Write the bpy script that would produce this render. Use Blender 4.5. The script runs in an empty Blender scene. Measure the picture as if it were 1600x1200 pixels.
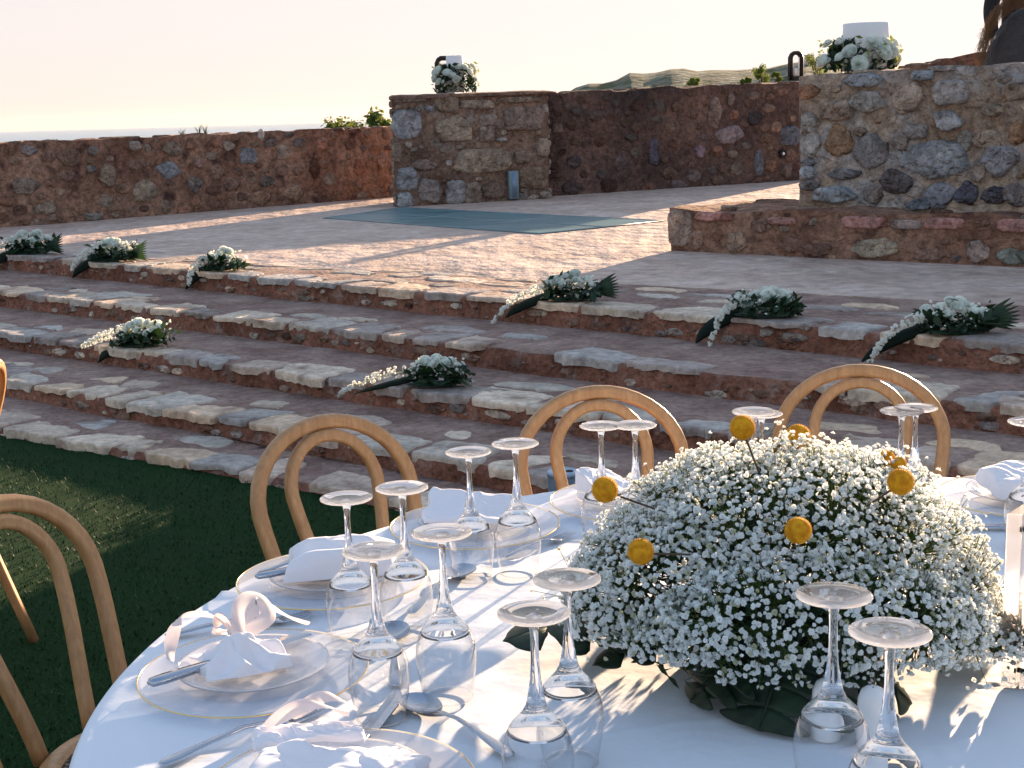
import bpy, math, random
import numpy as np
from math import sin, cos, pi, radians, atan, sqrt, atan2, exp
from mathutils import Vector, Matrix, noise, Quaternion

scene = bpy.context.scene
R = radians
# ------------------------------------------------------------------ camera
F_PX, EYE, ROLL, HOR = 2200.0, 1.5, R(1.6), 178.0
PITCH = atan((600 - HOR) * cos(ROLL) / F_PX)
cam_d = bpy.data.cameras.new('camera'); cam = bpy.data.objects.new('camera', cam_d)
scene.collection.objects.link(cam); scene.camera = cam
_f = Vector((0, cos(PITCH), -sin(PITCH))); _r0 = Vector((1, 0, 0)); _u0 = _r0.cross(_f)
_r = _r0 * cos(ROLL) - _u0 * sin(ROLL); _u = _u0 * cos(ROLL) + _r0 * sin(ROLL)
cam.matrix_world = Matrix(((_r.x, _u.x, -_f.x, 0), (_r.y, _u.y, -_f.y, 0), (_r.z, _u.z, -_f.z, EYE), (0, 0, 0, 1)))
cam_d.sensor_width = 36; cam_d.lens = 36 * F_PX / 1600; cam_d.clip_start = .05; cam_d.clip_end = 90000
# ------------------------------------------------------------------ light
SUN_AZ, SUN_EL = 28.0, 9.0
w = bpy.data.worlds.new('World'); scene.world = w; w.use_nodes = True
nt = w.node_tree; bg = nt.nodes['Background']
sky = nt.nodes.new('ShaderNodeTexSky'); sky.sky_type = 'NISHITA'; sky.sun_disc = False
sky.sun_elevation = R(SUN_EL); sky.sun_rotation = R(SUN_AZ); sky.altitude = 60
sky.air_density = 1.0; sky.dust_density = 1.0; sky.ozone_density = 1.6
# the low evening haze caps how bright the sky gets: c -> c / (1 + c / limit), per channel
SKY_LIM = (1.14, 1.01, .95)
_add = nt.nodes.new('ShaderNodeVectorMath'); _add.operation = 'DIVIDE'
_one = nt.nodes.new('ShaderNodeVectorMath'); _one.operation = 'ADD'; _one.inputs[1].default_value = (1, 1, 1)
_div = nt.nodes.new('ShaderNodeVectorMath'); _div.operation = 'DIVIDE'; _div.inputs[1].default_value = SKY_LIM
_tint = nt.nodes.new('ShaderNodeVectorMath'); _tint.operation = 'MULTIPLY'; _tint.inputs[1].default_value = (.98, 1.06, 1.78)
nt.links.new(sky.outputs[0], _tint.inputs[0]); nt.links.new(_tint.outputs[0], _div.inputs[0]); nt.links.new(_div.outputs[0], _one.inputs[0])
nt.links.new(_tint.outputs[0], _add.inputs[0]); nt.links.new(_one.outputs[0], _add.inputs[1])
nt.links.new(_add.outputs[0], bg.inputs[0]); bg.inputs[1].default_value = .15
sl = bpy.data.lights.new('sun', 'SUN'); sun = bpy.data.objects.new('sun', sl); scene.collection.objects.link(sun)
sl.energy = 2.7; sl.angle = R(.5); sl.color = (1, .70, .45)
sd = Vector((sin(R(SUN_AZ)) * cos(R(SUN_EL)), cos(R(SUN_AZ)) * cos(R(SUN_EL)), sin(R(SUN_EL))))
sun.rotation_euler = sd.to_track_quat('Z', 'Y').to_euler(); sun.location = sd * 30
scene.view_settings.view_transform = 'Standard'; scene.view_settings.look = 'None'
scene.view_settings.exposure = 2.78; scene.view_settings.gamma = 1
scene.cycles.use_denoising = True; scene.cycles.max_bounces = 12; scene.cycles.transparent_max_bounces = 32
scene.cycles.transmission_bounces = 12; scene.cycles.glossy_bounces = 6; scene.cycles.sample_clamp_indirect = 6
scene.cycles.caustics_refractive = False; scene.cycles.caustics_reflective = False

# ------------------------------------------------------------------ helpers
def px_ray(px, py): return _f * F_PX + _r * (px - 800) + _u * (600 - py)
def at(px, py, z):
    d = px_ray(px, py); return Vector((0, 0, EYE)) + d * ((z - EYE) / d.z)
def aty(px, py, Y):
    d = px_ray(px, py); return Vector((0, 0, EYE)) + d * (Y / d.y)

def tag(o, label=None, cat=None, group=None, kind=None):
    if label: o['label'] = label
    if cat: o['category'] = cat
    if group: o['group'] = group
    if kind: o['kind'] = kind
    return o
def empty(name, loc=(0, 0, 0), rz=0, label=None, cat=None, group=None):
    o = bpy.data.objects.new(name, None); scene.collection.objects.link(o)
    o.location = loc; o.rotation_euler = (0, 0, rz); o.empty_display_size = .1
    return tag(o, label, cat, group)
def copy_tree(o, parent=None):
    c = o.copy(); scene.collection.objects.link(c); c.parent = parent
    for ch in [x for x in scene.objects if x.parent == o]: copy_tree(ch, c)
    return c

class MB:
    def __init__(s): s.v = []; s.f = []; s.m = []; s.c = []; s.n = 0
    def add(s, verts, faces, mi=0, col=(1, 1, 1)):
        verts = np.asarray(verts, float).reshape(-1, 3); b = s.n
        s.v.append(verts); s.n += len(verts)
        s.f.extend([tuple(i + b for i in f) for f in faces]); s.m.extend([mi] * len(faces))
        c = np.ones((len(verts), 4)); col = np.asarray(col, float)
        c[:, :3] = col; s.c.append(c)
    def tube(s, pts, rad, n=8, mi=0, cap=True, col=(1, 1, 1), closed=False, flat=1.0, up=None):
        pts = [Vector(p) for p in pts]; N = len(pts)
        if not hasattr(rad, '__len__'): rad = [rad] * N
        V = []; prev = None
        for i, p in enumerate(pts):
            if closed: t = pts[(i + 1) % N] - pts[i - 1]
            else: t = pts[min(i + 1, N - 1)] - pts[max(i - 1, 0)]
            t.normalize()
            if up is not None: a = Vector(up)
            elif prev is not None: a = prev
            else: a = Vector((0, 0, 1)) if abs(t.z) < .9 else Vector((1, 0, 0))
            a = (a - t * a.dot(t)).normalized(); prev = a; b = t.cross(a)
            for k in range(n):
                q = 2 * pi * k / n
                V.append(p + (a * cos(q) * flat + b * sin(q)) * rad[i])
        Fc = []
        for i in range(N if closed else N - 1):
            j = (i + 1) % N
            for k in range(n):
                l = (k + 1) % n; Fc.append((i * n + k, i * n + l, j * n + l, j * n + k))
        if cap and not closed:
            Fc.append(tuple(range(n))[::-1]); Fc.append(tuple((N - 1) * n + k for k in range(n)))
        s.add([tuple(v) for v in V], Fc, mi, col)
    def lathe(s, prof, n=32, mi=0, col=(1, 1, 1), o=(0, 0, 0), wob=None):
        V = []; idx = []; Fc = []
        for (r, z) in prof:
            if r < 1e-6: idx.append([len(V)] * n); V.append((o[0], o[1], o[2] + z))
            else:
                idx.append(list(range(len(V), len(V) + n)))
                for k in range(n):
                    q = 2 * pi * k / n; V.append((o[0] + r * cos(q), o[1] + r * sin(q), o[2] + z))
        for a, b in zip(idx[:-1], idx[1:]):
            for k in range(n):
                l = (k + 1) % n; f = []
                for i in (a[k], a[l], b[l], b[k]):
                    if i not in f: f.append(i)
                if len(f) > 2: Fc.append(tuple(f))
        s.add(V, Fc, mi, col)
    def box(s, c, d, mi=0, col=(1, 1, 1), rz=0, bev=0):
        x, y, z = [q / 2 for q in d]; b = min(bev, x * .9, y * .9, z * .9)
        V = []; ca, sa = cos(rz), sin(rz)
        if b <= 0:
            P = [(i, j, k) for k in (-z, z) for i, j in ((-x, -y), (x, -y), (x, y), (-x, y))]
            Fc = [(3, 2, 1, 0), (4, 5, 6, 7), (0, 1, 5, 4), (1, 2, 6, 5), (2, 3, 7, 6), (3, 0, 4, 7)]
        else:
            def ring(e, zz): return [(-x + e, -y + 0, zz), (x - e, -y, zz), (x, -y + e, zz), (x, y - e, zz), (x - e, y, zz), (-x + e, y, zz), (-x, y - e, zz), (-x, -y + e, zz)]
            def inner(zz): return [(-x + 2 * b if 0 else -x + b * 1.3, -y + b, zz), (x - b * 1.3, -y + b, zz), (x - b, -y + b * 1.3, zz), (x - b, y - b * 1.3, zz), (x - b * 1.3, y - b, zz), (-x + b * 1.3, y - b, zz), (-x + b, y - b * 1.3, zz), (-x + b, -y + b * 1.3, zz)]
            P = inner(-z) + ring(b, -z + b) + ring(b, z - b) + inner(z)
            Fc = [tuple(range(8))[::-1], tuple(range(24, 32))]
            for r_ in range(3):
                for k in range(8):
                    l = (k + 1) % 8; Fc.append((r_ * 8 + k, r_ * 8 + l, r_ * 8 + 8 + l, r_ * 8 + 8 + k))
        for p in P: V.append((c[0] + p[0] * ca - p[1] * sa, c[1] + p[0] * sa + p[1] * ca, c[2] + p[2]))
        s.add(V, Fc, mi, col)
    def grid(s, P, mi=0, col=(1, 1, 1)):
        P = np.asarray(P, float); a, b = P.shape[:2]
        Fc = [(i * b + j, (i + 1) * b + j, (i + 1) * b + j + 1, i * b + j + 1) for i in range(a - 1) for j in range(b - 1)]
        s.add(P.reshape(-1, 3), Fc, mi, col)
    def build(s, name, mats, parent=None, smooth=True, loc=None, rz=0):
        me = bpy.data.meshes.new(name)
        V = np.concatenate(s.v) if s.v else np.zeros((0, 3))
        me.from_pydata(V.tolist(), [], s.f)
        if not isinstance(mats, (list, tuple)): mats = [mats]
        for m in mats: me.materials.append(m)
        me.polygons.foreach_set('material_index', s.m)
        me.polygons.foreach_set('use_smooth', [(mi in smooth) if isinstance(smooth, (set, tuple)) else bool(smooth) for mi in s.m])
        ca = me.color_attributes.new('col', 'FLOAT_COLOR', 'POINT')
        ca.data.foreach_set('color', np.concatenate(s.c).ravel())
        me.update()
        o = bpy.data.objects.new(name, me); scene.collection.objects.link(o)
        if parent: o.parent = parent
        if loc is not None: o.location = loc
        o.rotation_euler = (0, 0, rz)
        return o

def xf(V, loc=(0, 0, 0), rz=0, sc=1.0):
    V = np.asarray(V, float) * sc; c, s_ = cos(rz), sin(rz)
    out = V.copy(); out[:, 0] = V[:, 0] * c - V[:, 1] * s_; out[:, 1] = V[:, 0] * s_ + V[:, 1] * c
    return out + np.array(loc)
def fbm(p, oct=3): return noise.fractal(Vector(p), 1.0, 2.0, oct)

# ------------------------------------------------------------------ materials
def nmat(name, base=(.5, .5, .5), rough=.6, **kw):
    m = bpy.data.materials.new(name); m.use_nodes = True
    b = m.node_tree.nodes['Principled BSDF']
    b.inputs['Base Color'].default_value = (*base, 1); b.inputs['Roughness'].default_value = rough
    for k, v in kw.items():
        k = {'spec': 'Specular IOR Level', 'metal': 'Metallic', 'trans': 'Transmission Weight', 'coat': 'Coat Weight', 'sheen': 'Sheen Weight', 'ior': 'IOR'}[k]
        b.inputs[k].default_value = v
    return m
def N(m, t, **kw):
    n = m.node_tree.nodes.new(t)
    for k, v in kw.items():
        if k in n.inputs: n.inputs[k].default_value = v
        else: setattr(n, k, v)
    return n
def L(m, a, b): m.node_tree.links.new(a, b)
def noise_col(m, c1, c2, scale=5, detail=6, lo=.35, hi=.65, coord='Object', stretch=(1, 1, 1), useattr=False, extra=None, dist=0.0, grain=None):
    """base colour from noise between two colours (optionally multiplied by the 'col' attribute)"""
    nt = m.node_tree; b = nt.nodes['Principled BSDF']
    tc = N(m, 'ShaderNodeTexCoord'); mp = N(m, 'ShaderNodeMapping'); mp.inputs['Scale'].default_value = stretch
    L(m, tc.outputs[coord], mp.inputs['Vector'])
    nz = N(m, 'ShaderNodeTexNoise'); nz.inputs['Scale'].default_value = scale; nz.inputs['Detail'].default_value = detail
    nz.inputs['Distortion'].default_value = dist
    L(m, mp.outputs[0], nz.inputs['Vector'])
    cr = N(m, 'ShaderNodeValToRGB'); cr.color_ramp.elements[0].position = lo; cr.color_ramp.elements[1].position = hi
    cr.color_ramp.elements[0].color = (*c1, 1); cr.color_ramp.elements[1].color = (*c2, 1)
    L(m, nz.outputs['Fac'], cr.inputs[0]); out = cr.outputs[0]
    if extra:
        c3, sc3, lo3, hi3 = extra
        n2 = N(m, 'ShaderNodeTexNoise'); n2.inputs['Scale'].default_value = sc3; n2.inputs['Detail'].default_value = 4
        L(m, mp.outputs[0], n2.inputs['Vector'])
        mr = N(m, 'ShaderNodeMapRange'); mr.inputs[1].default_value = lo3; mr.inputs[2].default_value = hi3
        L(m, n2.outputs['Fac'], mr.inputs[0])
        mx = N(m, 'ShaderNodeMix'); mx.data_type = 'RGBA'; L(m, mr.outputs[0], mx.inputs[0]); L(m, out, mx.inputs[6]); mx.inputs[7].default_value = (*c3, 1)
        out = mx.outputs[2]
    if useattr:
        at_ = N(m, 'ShaderNodeAttribute'); at_.attribute_name = 'col'
        mx = N(m, 'ShaderNodeMix'); mx.data_type = 'RGBA'; mx.blend_type = 'MULTIPLY'; mx.inputs[0].default_value = 1
        L(m, out, mx.inputs[6]); L(m, at_.outputs['Color'], mx.inputs[7]); out = mx.outputs[2]
    if grain:
        gs, g0, g1 = grain; n3 = N(m, 'ShaderNodeTexNoise'); n3.inputs['Scale'].default_value = gs; n3.inputs['Detail'].default_value = 8; n3.inputs['Roughness'].default_value = .7
        L(m, mp.outputs[0], n3.inputs['Vector']); mr = N(m, 'ShaderNodeMapRange'); mr.inputs[1].default_value = .34; mr.inputs[2].default_value = .66; mr.inputs[3].default_value = g0; mr.inputs[4].default_value = g1
        L(m, n3.outputs['Fac'], mr.inputs[0]); mx = N(m, 'ShaderNodeMix'); mx.data_type = 'RGBA'; mx.blend_type = 'MULTIPLY'; mx.inputs[0].default_value = 1
        L(m, out, mx.inputs[6]); L(m, mr.outputs[0], mx.inputs[7]); out = mx.outputs[2]
    L(m, out, b.inputs['Base Color']); return mp
def bump(m, scale=20, strength=.3, dist=.01, detail=6, coord='Object', stretch=(1, 1, 1), second=None):
    b = m.node_tree.nodes['Principled BSDF']; tc = N(m, 'ShaderNodeTexCoord'); mp = N(m, 'ShaderNodeMapping'); mp.inputs['Scale'].default_value = stretch
    L(m, tc.outputs[coord], mp.inputs['Vector'])
    nz = N(m, 'ShaderNodeTexNoise'); nz.inputs['Scale'].default_value = scale; nz.inputs['Detail'].default_value = detail
    L(m, mp.outputs[0], nz.inputs['Vector'])
    bp = N(m, 'ShaderNodeBump'); bp.inputs['Strength'].default_value = strength; bp.inputs['Distance'].default_value = dist
    L(m, nz.outputs['Fac'], bp.inputs['Height'])
    if second:
        n2 = N(m, 'ShaderNodeTexNoise'); n2.inputs['Scale'].default_value = second[0]; n2.inputs['Detail'].default_value = 5
        L(m, mp.outputs[0], n2.inputs['Vector'])
        b2 = N(m, 'ShaderNodeBump'); b2.inputs['Strength'].default_value = second[1]; b2.inputs['Distance'].default_value = second[2]
        L(m, n2.outputs['Fac'], b2.inputs['Height']); L(m, b2.outputs[0], bp.inputs['Normal'])
    L(m, bp.outputs[0], b.inputs['Normal'])

M = {}
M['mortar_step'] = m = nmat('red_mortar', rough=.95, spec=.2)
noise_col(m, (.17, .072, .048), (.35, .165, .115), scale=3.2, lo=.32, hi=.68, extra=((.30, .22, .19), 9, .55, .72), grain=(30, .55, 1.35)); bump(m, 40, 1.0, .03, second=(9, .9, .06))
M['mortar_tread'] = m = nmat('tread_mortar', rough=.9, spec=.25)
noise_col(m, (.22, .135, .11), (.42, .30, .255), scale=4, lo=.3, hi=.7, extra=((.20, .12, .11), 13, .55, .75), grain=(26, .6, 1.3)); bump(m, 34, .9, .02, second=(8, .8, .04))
M['mortar_wall'] = m = nmat('wall_mortar', rough=.95, spec=.15)
noise_col(m, (.19, .095, .066), (.38, .23, .165), scale=1.6, lo=.3, hi=.68, extra=((.085, .045, .04), 5, .55, .72), grain=(14, .5, 1.45)); bump(m, 26, 1.0, .05, second=(6, .9, .10))
M['mortar_block'] = m = nmat('block_mortar', rough=.95, spec=.15)
noise_col(m, (.26, .17, .12), (.50, .40, .32), scale=2.2, lo=.3, hi=.68, extra=((.38, .37, .38), 2.8, .5, .68), grain=(16, .5, 1.4)); bump(m, 26, 1.0, .05, second=(7, .9, .08))
M['flag'] = m = nmat('flagstone', rough=.75, spec=.35)
noise_col(m, (.82, .79, .75), (1.25, 1.18, 1.10), scale=7, lo=.3, hi=.7, useattr=True, extra=((.34, .25, .22), 5, .55, .75), grain=(24, .65, 1.25)); bump(m, 26, .8, .015, second=(6, .7, .03))
M['stone'] = m = nmat('rubble_stone', rough=.85, spec=.25)
noise_col(m, (.62, .6, .6), (1.25, 1.18, 1.12), scale=6, detail=9, lo=.3, hi=.7, useattr=True, extra=((.45, .33, .27), 4, .56, .74), grain=(15, .55, 1.4)); bump(m, 20, 1.0, .06, second=(5, .9, .10))
M['deck'] = m = nmat('stamped_concrete', rough=.62, spec=.35)
noise_col(m, (.46, .34, .28), (.66, .52, .45), scale=1.7, lo=.3, hi=.7, stretch=(1, 1, 1), extra=((.36, .28, .25), 5, .56, .8), grain=(9, .65, 1.2)); bump(m, 7, 1.0, .05, detail=9, second=(1.8, .9, .08), stretch=(1, .55, 1))
M['lawn'] = m = nmat('turf_base', rough=.95, spec=.1)
noise_col(m, (.006, .026, .008), (.014, .055, .014), scale=90, extra=((.009, .040, .010), 2.2, .5, .75)); bump(m, 300, .8, .01)
M['blade'] = m = nmat('turf_blade', rough=.7, spec=.3)
noise_col(m, (.007, .034, .010), (.014, .062, .016), scale=3, useattr=True)
M['wood'] = m = nmat('bent_oak', rough=.38, spec=.45)
noise_col(m, (.36, .18, .075), (.56, .32, .15), scale=14, detail=8, lo=.2, hi=.85, stretch=(3, 3, .9), dist=1.2, grain=(40, .85, 1.1)); bump(m, 60, .12, .003, stretch=(3, 3, .3))
M['cane'] = m = nmat('woven_cane', rough=.6, spec=.3)
b = m.node_tree.nodes['Principled BSDF']; tc = N(m, 'ShaderNodeTexCoord')
ck = N(m, 'ShaderNodeTexVoronoi'); ck.inputs['Scale'].default_value = 130; L(m, tc.outputs['Object'], ck.inputs['Vector'])
cr = N(m, 'ShaderNodeValToRGB'); cr.color_ramp.elements[0].color = (.34, .24, .17, 1); cr.color_ramp.elements[1].color = (.03, .02, .018, 1)
cr.color_ramp.elements[0].position = .3; cr.color_ramp.elements[1].position = .55
L(m, ck.outputs['Distance'], cr.inputs[0]); L(m, cr.outputs[0], b.inputs['Base Color'])
M['cloth'] = m = nmat('white_linen', (.82, .88, .97), .75, spec=.25, sheen=.15); bump(m, 700, .12, .001, second=(4, .32, .035))
M['napkin'] = m = nmat('napkin_cotton', (.88, .87, .93), .8, spec=.2, sheen=.2); bump(m, 60, .2, .002)
def translucent(name, col, tcol, fac, rough=.6, attr=False, nz=None):
    m = nmat(name, col, rough, spec=.25); nt = m.node_tree; b = nt.nodes['Principled BSDF']
    t = N(m, 'ShaderNodeBsdfTranslucent'); t.inputs[0].default_value = (*tcol, 1)
    mx = N(m, 'ShaderNodeMixShader'); mx.inputs[0].default_value = fac
    L(m, b.outputs[0], mx.inputs[1]); L(m, t.outputs[0], mx.inputs[2]); L(m, mx.outputs[0], nt.nodes['Material Output'].inputs[0])
    if nz: noise_col(m, nz[0], nz[1], scale=nz[2], useattr=attr)
    elif attr:
        a = N(m, 'ShaderNodeAttribute'); a.attribute_name = 'col'
        for q in (b.inputs['Base Color'],): L(m, a.outputs['Color'], q)
    return m
M['gyp'] = translucent('tiny_blossom', (.8, .8, .78), (.95, .95, .88), .42, .7, attr=True)
M['petal'] = translucent('white_petal', (.9, .9, .86), (.9, .9, .8), .35, .6, nz=((.76, .86, .83), (.92, .96, .95), 30), attr=True)
M['sprig'] = translucent('green_stem', (.09, .15, .04), (.20, .28, .05), .35, .6)
M['leaf'] = translucent('dark_leaf', (.02, .045, .028), (.04, .09, .02), .18, .4, nz=((.012, .032, .022), (.035, .07, .04), 20), attr=True)
M['bigleaf'] = m = nmat('monstera_leaf', (.015, .035, .02), .5, spec=.25); noise_col(m, (.006, .016, .010), (.020, .045, .024), scale=14, stretch=(1, 5, 1)); bump(m, 30, .3, .004)
M['ribbon_dark'] = nmat('dark_leaf_back', (.008, .016, .012), .75, spec=.1)
M['ball'] = m = nmat('yellow_floret', rough=.8, spec=.2); noise_col(m, (.62, .25, .01), (.85, .45, .02), scale=120)
M['foam'] = nmat('dark_tray', (.012, .018, .014), .6)
# glass
def thin_glass(name, tint=(.97, .98, .99), boost=1.0, base=.03):
    m = bpy.data.materials.new(name); m.use_nodes = True; nt = m.node_tree; nt.nodes.remove(nt.nodes['Principled BSDF'])
    t = N(m, 'ShaderNodeBsdfTransparent'); t.inputs[0].default_value = (*tint, 1)
    g = N(m, 'ShaderNodeBsdfGlossy'); g.inputs['Roughness'].default_value = .055
    lw = N(m, 'ShaderNodeLayerWeight'); lw.inputs[0].default_value = .5
    p = N(m, 'ShaderNodeMath', operation='POWER'); L(m, lw.outputs['Facing'], p.inputs[0]); p.inputs[1].default_value = 2.3
    ml = N(m, 'ShaderNodeMath', operation='MULTIPLY_ADD'); L(m, p.outputs[0], ml.inputs[0]); ml.inputs[1].default_value = .62 * boost; ml.inputs[2].default_value = base
    mx = N(m, 'ShaderNodeMixShader'); L(m, ml.outputs[0], mx.inputs[0]); L(m, t.outputs[0], mx.inputs[1]); L(m, g.outputs[0], mx.inputs[2])
    L(m, mx.outputs[0], nt.nodes['Material Output'].inputs[0]); return m
M['bowlglass'] = thin_glass('thin_wine_glass', boost=1.5, base=.05)
M['glass'] = m = nmat('solid_glass', (.97, .98, 1), .0, trans=1.0, ior=1.48)
m = M['footglass'] = bpy.data.materials.new('foot_glass'); m.use_nodes = True; nt = m.node_tree; b = nt.nodes['Principled BSDF']
b.inputs['Base Color'].default_value = (.97, .98, 1, 1); b.inputs['Roughness'].default_value = .02; b.inputs['Transmission Weight'].default_value = 1; b.inputs['IOR'].default_value = 1.48
_t = N(m, 'ShaderNodeBsdfTranslucent'); _t.inputs[0].default_value = (1, .98, .95, 1); _x = N(m, 'ShaderNodeMixShader'); _x.inputs[0].default_value = .17
L(m, b.outputs[0], _x.inputs[1]); L(m, _t.outputs[0], _x.inputs[2]); L(m, _x.outputs[0], nt.nodes['Material Output'].inputs[0])
M['acrylic'] = m = nmat('clear_acrylic', (.97, .97, .98), .03, trans=1.0, ior=1.47)
_t = N(m, 'ShaderNodeBsdfTranslucent'); _t.inputs[0].default_value = (.95, .93, .93, 1); _x = N(m, 'ShaderNodeMixShader'); _x.inputs[0].default_value = .14
L(m, m.node_tree.nodes['Principled BSDF'].outputs[0], _x.inputs[1]); L(m, _t.outputs[0], _x.inputs[2]); L(m, _x.outputs[0], m.node_tree.nodes['Material Output'].inputs[0])
M['plate'] = m = nmat('pressed_glass', (.80, .83, .90), .1, spec=.6, coat=.3); _nt = m.node_tree
_t = N(m, 'ShaderNodeBsdfTransparent'); _t.inputs[0].default_value = (.98, .99, 1, 1); _x = N(m, 'ShaderNodeMixShader'); _x.inputs[0].default_value = .60
L(m, _nt.nodes['Principled BSDF'].outputs[0], _x.inputs[1]); L(m, _t.outputs[0], _x.inputs[2]); L(m, _x.outputs[0], _nt.nodes['Material Output'].inputs[0])
M['gold'] = nmat('gold_rim', (.95, .68, .28), .22, metal=1.0)
M['steel'] = m = nmat('polished_steel', (.46, .50, .57), .12, metal=1.0)
M['ceramic'] = nmat('white_ceramic', (.82, .83, .85), .15, coat=.5)
M['hole'] = nmat('dark_hole', (.02, .02, .02), .8)
M['black_metal'] = nmat('black_metal', (.02, .018, .018), .45, metal=.6)
M['wax'] = nmat('white_wax', (.80, .80, .82), .5)
M['blue_plastic'] = m = nmat('blue_grey_metal', (.17, .25, .36), .4, metal=.25)
M['floor_glass'] = m = nmat('teal_floor_glass', (.05, .105, .135), .35, spec=.4); noise_col(m, (.05, .145, .175), (.12, .25, .28), scale=1.2, stretch=(1, 4, 1))
M['seam'] = nmat('glass_floor_seam', (.16, .24, .27), .4)
M['skin'] = nmat('skin', (.45, .26, .18), .5)
M['grey_shirt'] = m = nmat('grey_shirt', (.04, .038, .042), .9, sheen=.1); bump(m, 9, 1.0, .06)
M['black_cloth'] = m = nmat('black_cloth', (.012, .012, .018), .85); bump(m, 14, .5, .02)
M['hair'] = translucent('blond_hair', (.22, .13, .07), (.75, .50, .26), .35, .45)

def lin(*c):
    return tuple(((x / 255) / 12.92 if x / 255 < .04045 else ((x / 255 + .055) / 1.055) ** 2.4) for x in c)

# ================================================================== GROUND AND STEPS
random.seed(4)
DECK = .46
STEPZ = [.035, .125, .225, .335, DECK]
def line2(p, q, z):
    a, b = at(*p, z), at(*q, z); return Vector((a.x, a.y)), Vector((b.x, b.y))
NOSE = [line2((80, 693), (620, 795), 0), line2((80, 607), (740, 724), .125), line2((80, 531), (1540, 735), .225),
        line2((80, 465), (1540, 631), .335), line2((80, 405), (1540, 535), DECK)]
CONC = line2((80, 397), (1540, 475), DECK)
def on_line(ln, x):          # point of a line at world x
    a, b = ln; t = (x - a.x) / (b.x - a.x); return a + (b - a) * t
X0, X1 = -9.0, 7.5
UD = (on_line(NOSE[3], 3) - on_line(NOSE[3], -3)).normalized(); ND = Vector((-UD.y, UD.x))   # along, away

# lawn: one sheet to the far side of everything low
mb = MB(); g = 40
mb.grid([[(-30 + 60 * i / g, -20 + 40 * j / g, 0) for i in range(g + 1)] for j in range(g + 1)])
tag(mb.build('lawn_ground', M['lawn']), kind='structure')
mb = MB(); V = []; Fc = []; C = []
rng = np.random.default_rng(3)
nb = 0
while nb < 42000:
    y = 1.2 + 5.6 * rng.random() ** 1.3; x = rng.uniform(-.42 * y - .3, min(.25 * y, .2) if y < 4.2 else .3)
    lx = on_line(NOSE[0], x)
    if y > lx.y - .03: continue
    a = rng.uniform(0, 2 * pi); h = rng.uniform(.008, .017); wd = rng.uniform(.0015, .0028); ln = rng.uniform(.0, .016)
    dx, dy = cos(a) * wd, sin(a) * wd; b2 = a + pi / 2 + rng.uniform(-.6, .6)
    k = len(V); V += [(x - dx, y - dy, 0), (x + dx, y + dy, 0), (x + cos(b2) * ln, y + sin(b2) * ln, h)]
    Fc.append((k, k + 1, k + 2)); nb += 1
mb.add(V, Fc)
ct = rng.uniform(.55, 1.5, nb); mb.c[0][:, :3] = np.repeat(ct[:, None], 3, 0) * np.array([1, 1, .9])
tag(mb.build('grass', M['blade'], smooth=False), 'short dark green turf blades covering the lawn', 'grass', kind='stuff')

def stone_col(kind):
    r = random.random(); j = random.uniform(.86, 1.14)
    P = {'flag': [(.58, .50, .42), (.50, .46, .42), (.42, .41, .41), (.62, .49, .38), (.52, .43, .37), (.36, .32, .31), (.66, .57, .48)],
         'wall': [(.28, .18, .14), (.31, .22, .17), (.22, .14, .11), (.26, .16, .12), (.30, .20, .15), (.22, .19, .18), (.31, .17, .12), (.16, .09, .07), (.33, .27, .22)],
         'block': [(.46, .36, .28), (.40, .35, .31), (.36, .33, .31), (.42, .29, .21), (.32, .28, .26), (.50, .43, .36)],
         'pillar': [(.40, .34, .29), (.33, .27, .22), (.30, .23, .18), (.36, .33, .31)]}[kind]
    c = random.choice(P); return tuple(x * j for x in c)

def flagstone(mb, poly, z, th=.05, mi=1, col=(1, 1, 1), lift=.008):
    """poly: corner list [(x, y)] in order; gets an irregular outline, a rounded edge and a slightly rolling top"""
    n = len(poly); out = []
    for i in range(n):
        a = Vector(poly[i]); b = Vector(poly[(i + 1) % n]); Ln = (b - a).length; k = max(3, int(Ln / .035))
        nr = Vector((b.y - a.y, a.x - b.x)).normalized()
        for q in range(k):
            t = q / k; p = a.lerp(b, t)
            e = min(t, 1 - t)
            p = p + nr * (fbm((p.x * 9, p.y * 9, z * 7)) * .034 - (.012 if e < .12 else 0)) + Vector((random.uniform(-1, 1), random.uniform(-1, 1))) * .005
            out.append(p)
    c = sum(out, Vector((0, 0))) / len(out); m_ = len(out); V = []
    tx, ty = random.uniform(-.02, .02), random.uniform(-.02, .02)
    def top(p): return z + lift + (p.x - c.x) * tx + (p.y - c.y) * ty + fbm((p.x * 14, p.y * 14, 3)) * .003
    for sc, dz in ((.99, -th), (1.0, -.010), (.975, -.002), (.92, .001), (.5, .002)):
        for p in out:
            q = c + (p - c) * sc; V.append((q.x, q.y, top(q) + dz + (random.uniform(-.006, .006) if dz < -.02 else 0)))
    V.append((c.x, c.y, top(c) + .002)); Fc = []
    for r_ in range(4):
        for k in range(m_):
            l = (k + 1) % m_; Fc.append((r_ * m_ + k, r_ * m_ + l, (r_ + 1) * m_ + l, (r_ + 1) * m_ + k))
    for k in range(m_): Fc.append((4 * m_ + k, 4 * m_ + (k + 1) % m_, 5 * m_))
    mb.add(V, Fc, mi, col)

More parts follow.
